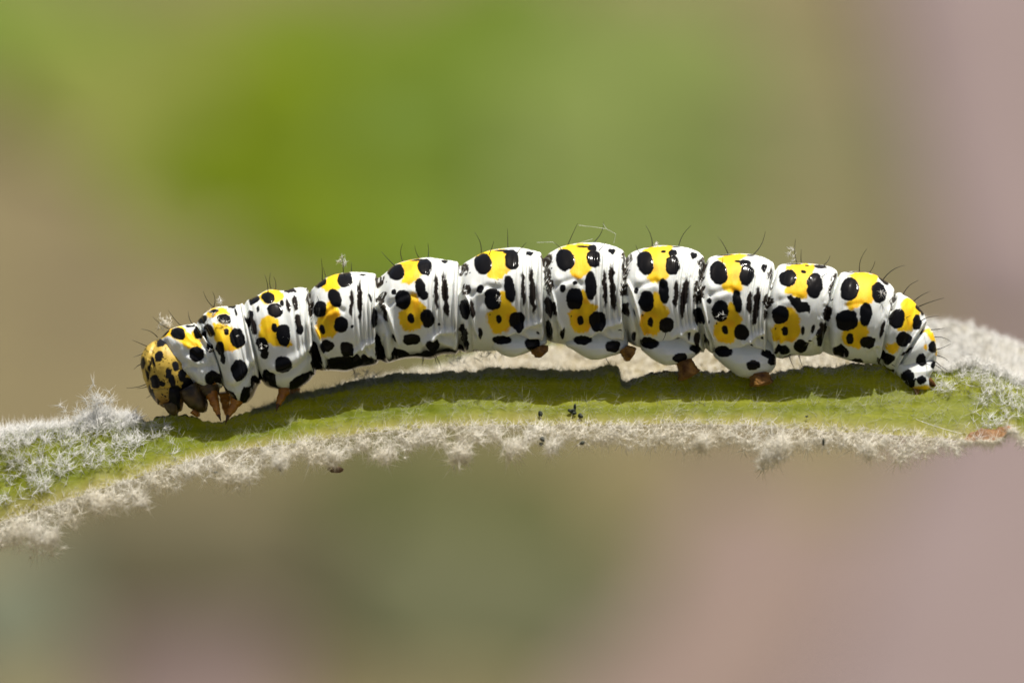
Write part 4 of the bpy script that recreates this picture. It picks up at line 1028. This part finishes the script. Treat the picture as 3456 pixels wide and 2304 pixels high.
def crumb(px, py, w, h, dep, m, name, label, cat, group=None):
    nu, nv = 9, 12
    th = np.linspace(0.02, np.pi-0.02, nu)[:,None]; ph = np.linspace(0, 2*np.pi, nv, endpoint=False)[None,:]
    R = 1 + 0.35*noise2(np.cos(ph)*1.5 + px, np.cos(th)*2 + np.sin(ph)*1.5 + py)
    c = P(px, py, dep)
    V = np.stack([c[0]+w/PPU/2*R*np.sin(th)*np.cos(ph), c[1]+min(w,h)/PPU/2*R*np.cos(th)+0*ph, c[2]+h/PPU/2*R*np.sin(th)*np.sin(ph)], -1).reshape(-1,3)
    solo(name, V, grid_faces(nu, nv, True)[:, ::-1], m, label, cat, group, smooth=False)
FG = 'dark crumbs on the woolly leaf'
for px, py, w_, h_, q, lab in ((1824,1396,14,22,0.10,'dark crumb alone on the green leaf side left of the crumb cluster'),
        (1928,1386,26,16,0.10,'largest dark crumb of the cluster on the green leaf side'),(1940,1372,9,24,0.09,'slim upright dark crumb on top of the cluster'),
        (1938,1393,14,13,0.08,'small round dark crumb touching the largest of the cluster'),(1960,1403,18,16,0.10,'dark crumb at the right foot of the cluster'),
        (1830,1482,16,18,0.40,'dark crumb in the cream fringe below the single crumb'),(1826,1498,13,12,0.40,'small dark crumb under another in the cream fringe'),
        (1965,1494,17,13,0.40,'oval dark crumb in the cream fringe below the cluster'),(2779,1492,9,24,0.42,'slim dark sliver in the fringe under the tail half'),
        (2722,1405,9,6,0.12,'tiny dark speck on the yellow green leaf side'),(728,1593,13,6,0.4,'tiny dark green speck in the fringe under the head')):
    crumb(px, py, w_, h_, float(ydep(min(1.0, (py-float(topy(px)))/(float(keely(px))-float(topy(px)))), px))-(0.03 if py < 1440 else 0.22), M_FRASS, 'frass_crumb', lab, 'crumb', FG)
crumb(1133, 1582, 52, 24, -0.42, M_BARK, 'bark_flake', 'brown bark flake hanging in the cream fringe under the third segment', 'flake')
crumb(945, 1575, 14, 30, -0.42, M_FRASS, 'leaf_scrap', 'dark green leaf scrap caught in the fringe left of the bark flake', 'scrap')

def thread(c, L, label, rad=0.42, dep=-0.02):
    a = np.array([cpx(c, *q) for q in L]); k = np.linspace(0, 1, len(a)); t = np.linspace(0, 1, 5*len(a))
    pts = np.stack([fx(np.interp(t, k, a[:,0])), dep+0*t, fz(np.interp(t, k, a[:,1]))], -1)
    V, F = tube(pts, np.full(len(t), rad/PPU), 4)
    solo('silk_thread', V, F, M_SILK, label, 'thread', 'silk threads over the caterpillar\'s back')
thread('C', [(1290,85),(1350,95),(1420,100),(1560,122),(1650,170),(1640,210),(1628,262)], 'bent white silk thread strung between the tallest bristles')
thread('C', [(1525,70),(1560,122)], 'short white silk end tied to the bristle tip')
thread('C', [(1225,277),(1330,247),(1425,218)], 'slanting white silk strand over the highest yellow patch')
thread('C', [(890,252),(960,250),(1042,247),(1065,262)], 'level white silk strand in the dip between two humps')
xs_ = np.linspace(3091, 3245, 14); ys_ = np.linspace(1414, 1462, 14) + 3*np.sin(np.linspace(0, 3.1, 14))
ds_ = ydep((ys_-topy(xs_))/(keely(xs_)-topy(xs_)), xs_) - 0.035
V, F = tube(np.stack([fx(xs_, ds_), ds_, fz(ys_, ds_)], -1), np.full(14, 0.8/PPU), 4)
solo('silk_thread', V, F, M_SILK, 'straight silk thread stretched over the green leaf side toward the brown scar', 'thread')
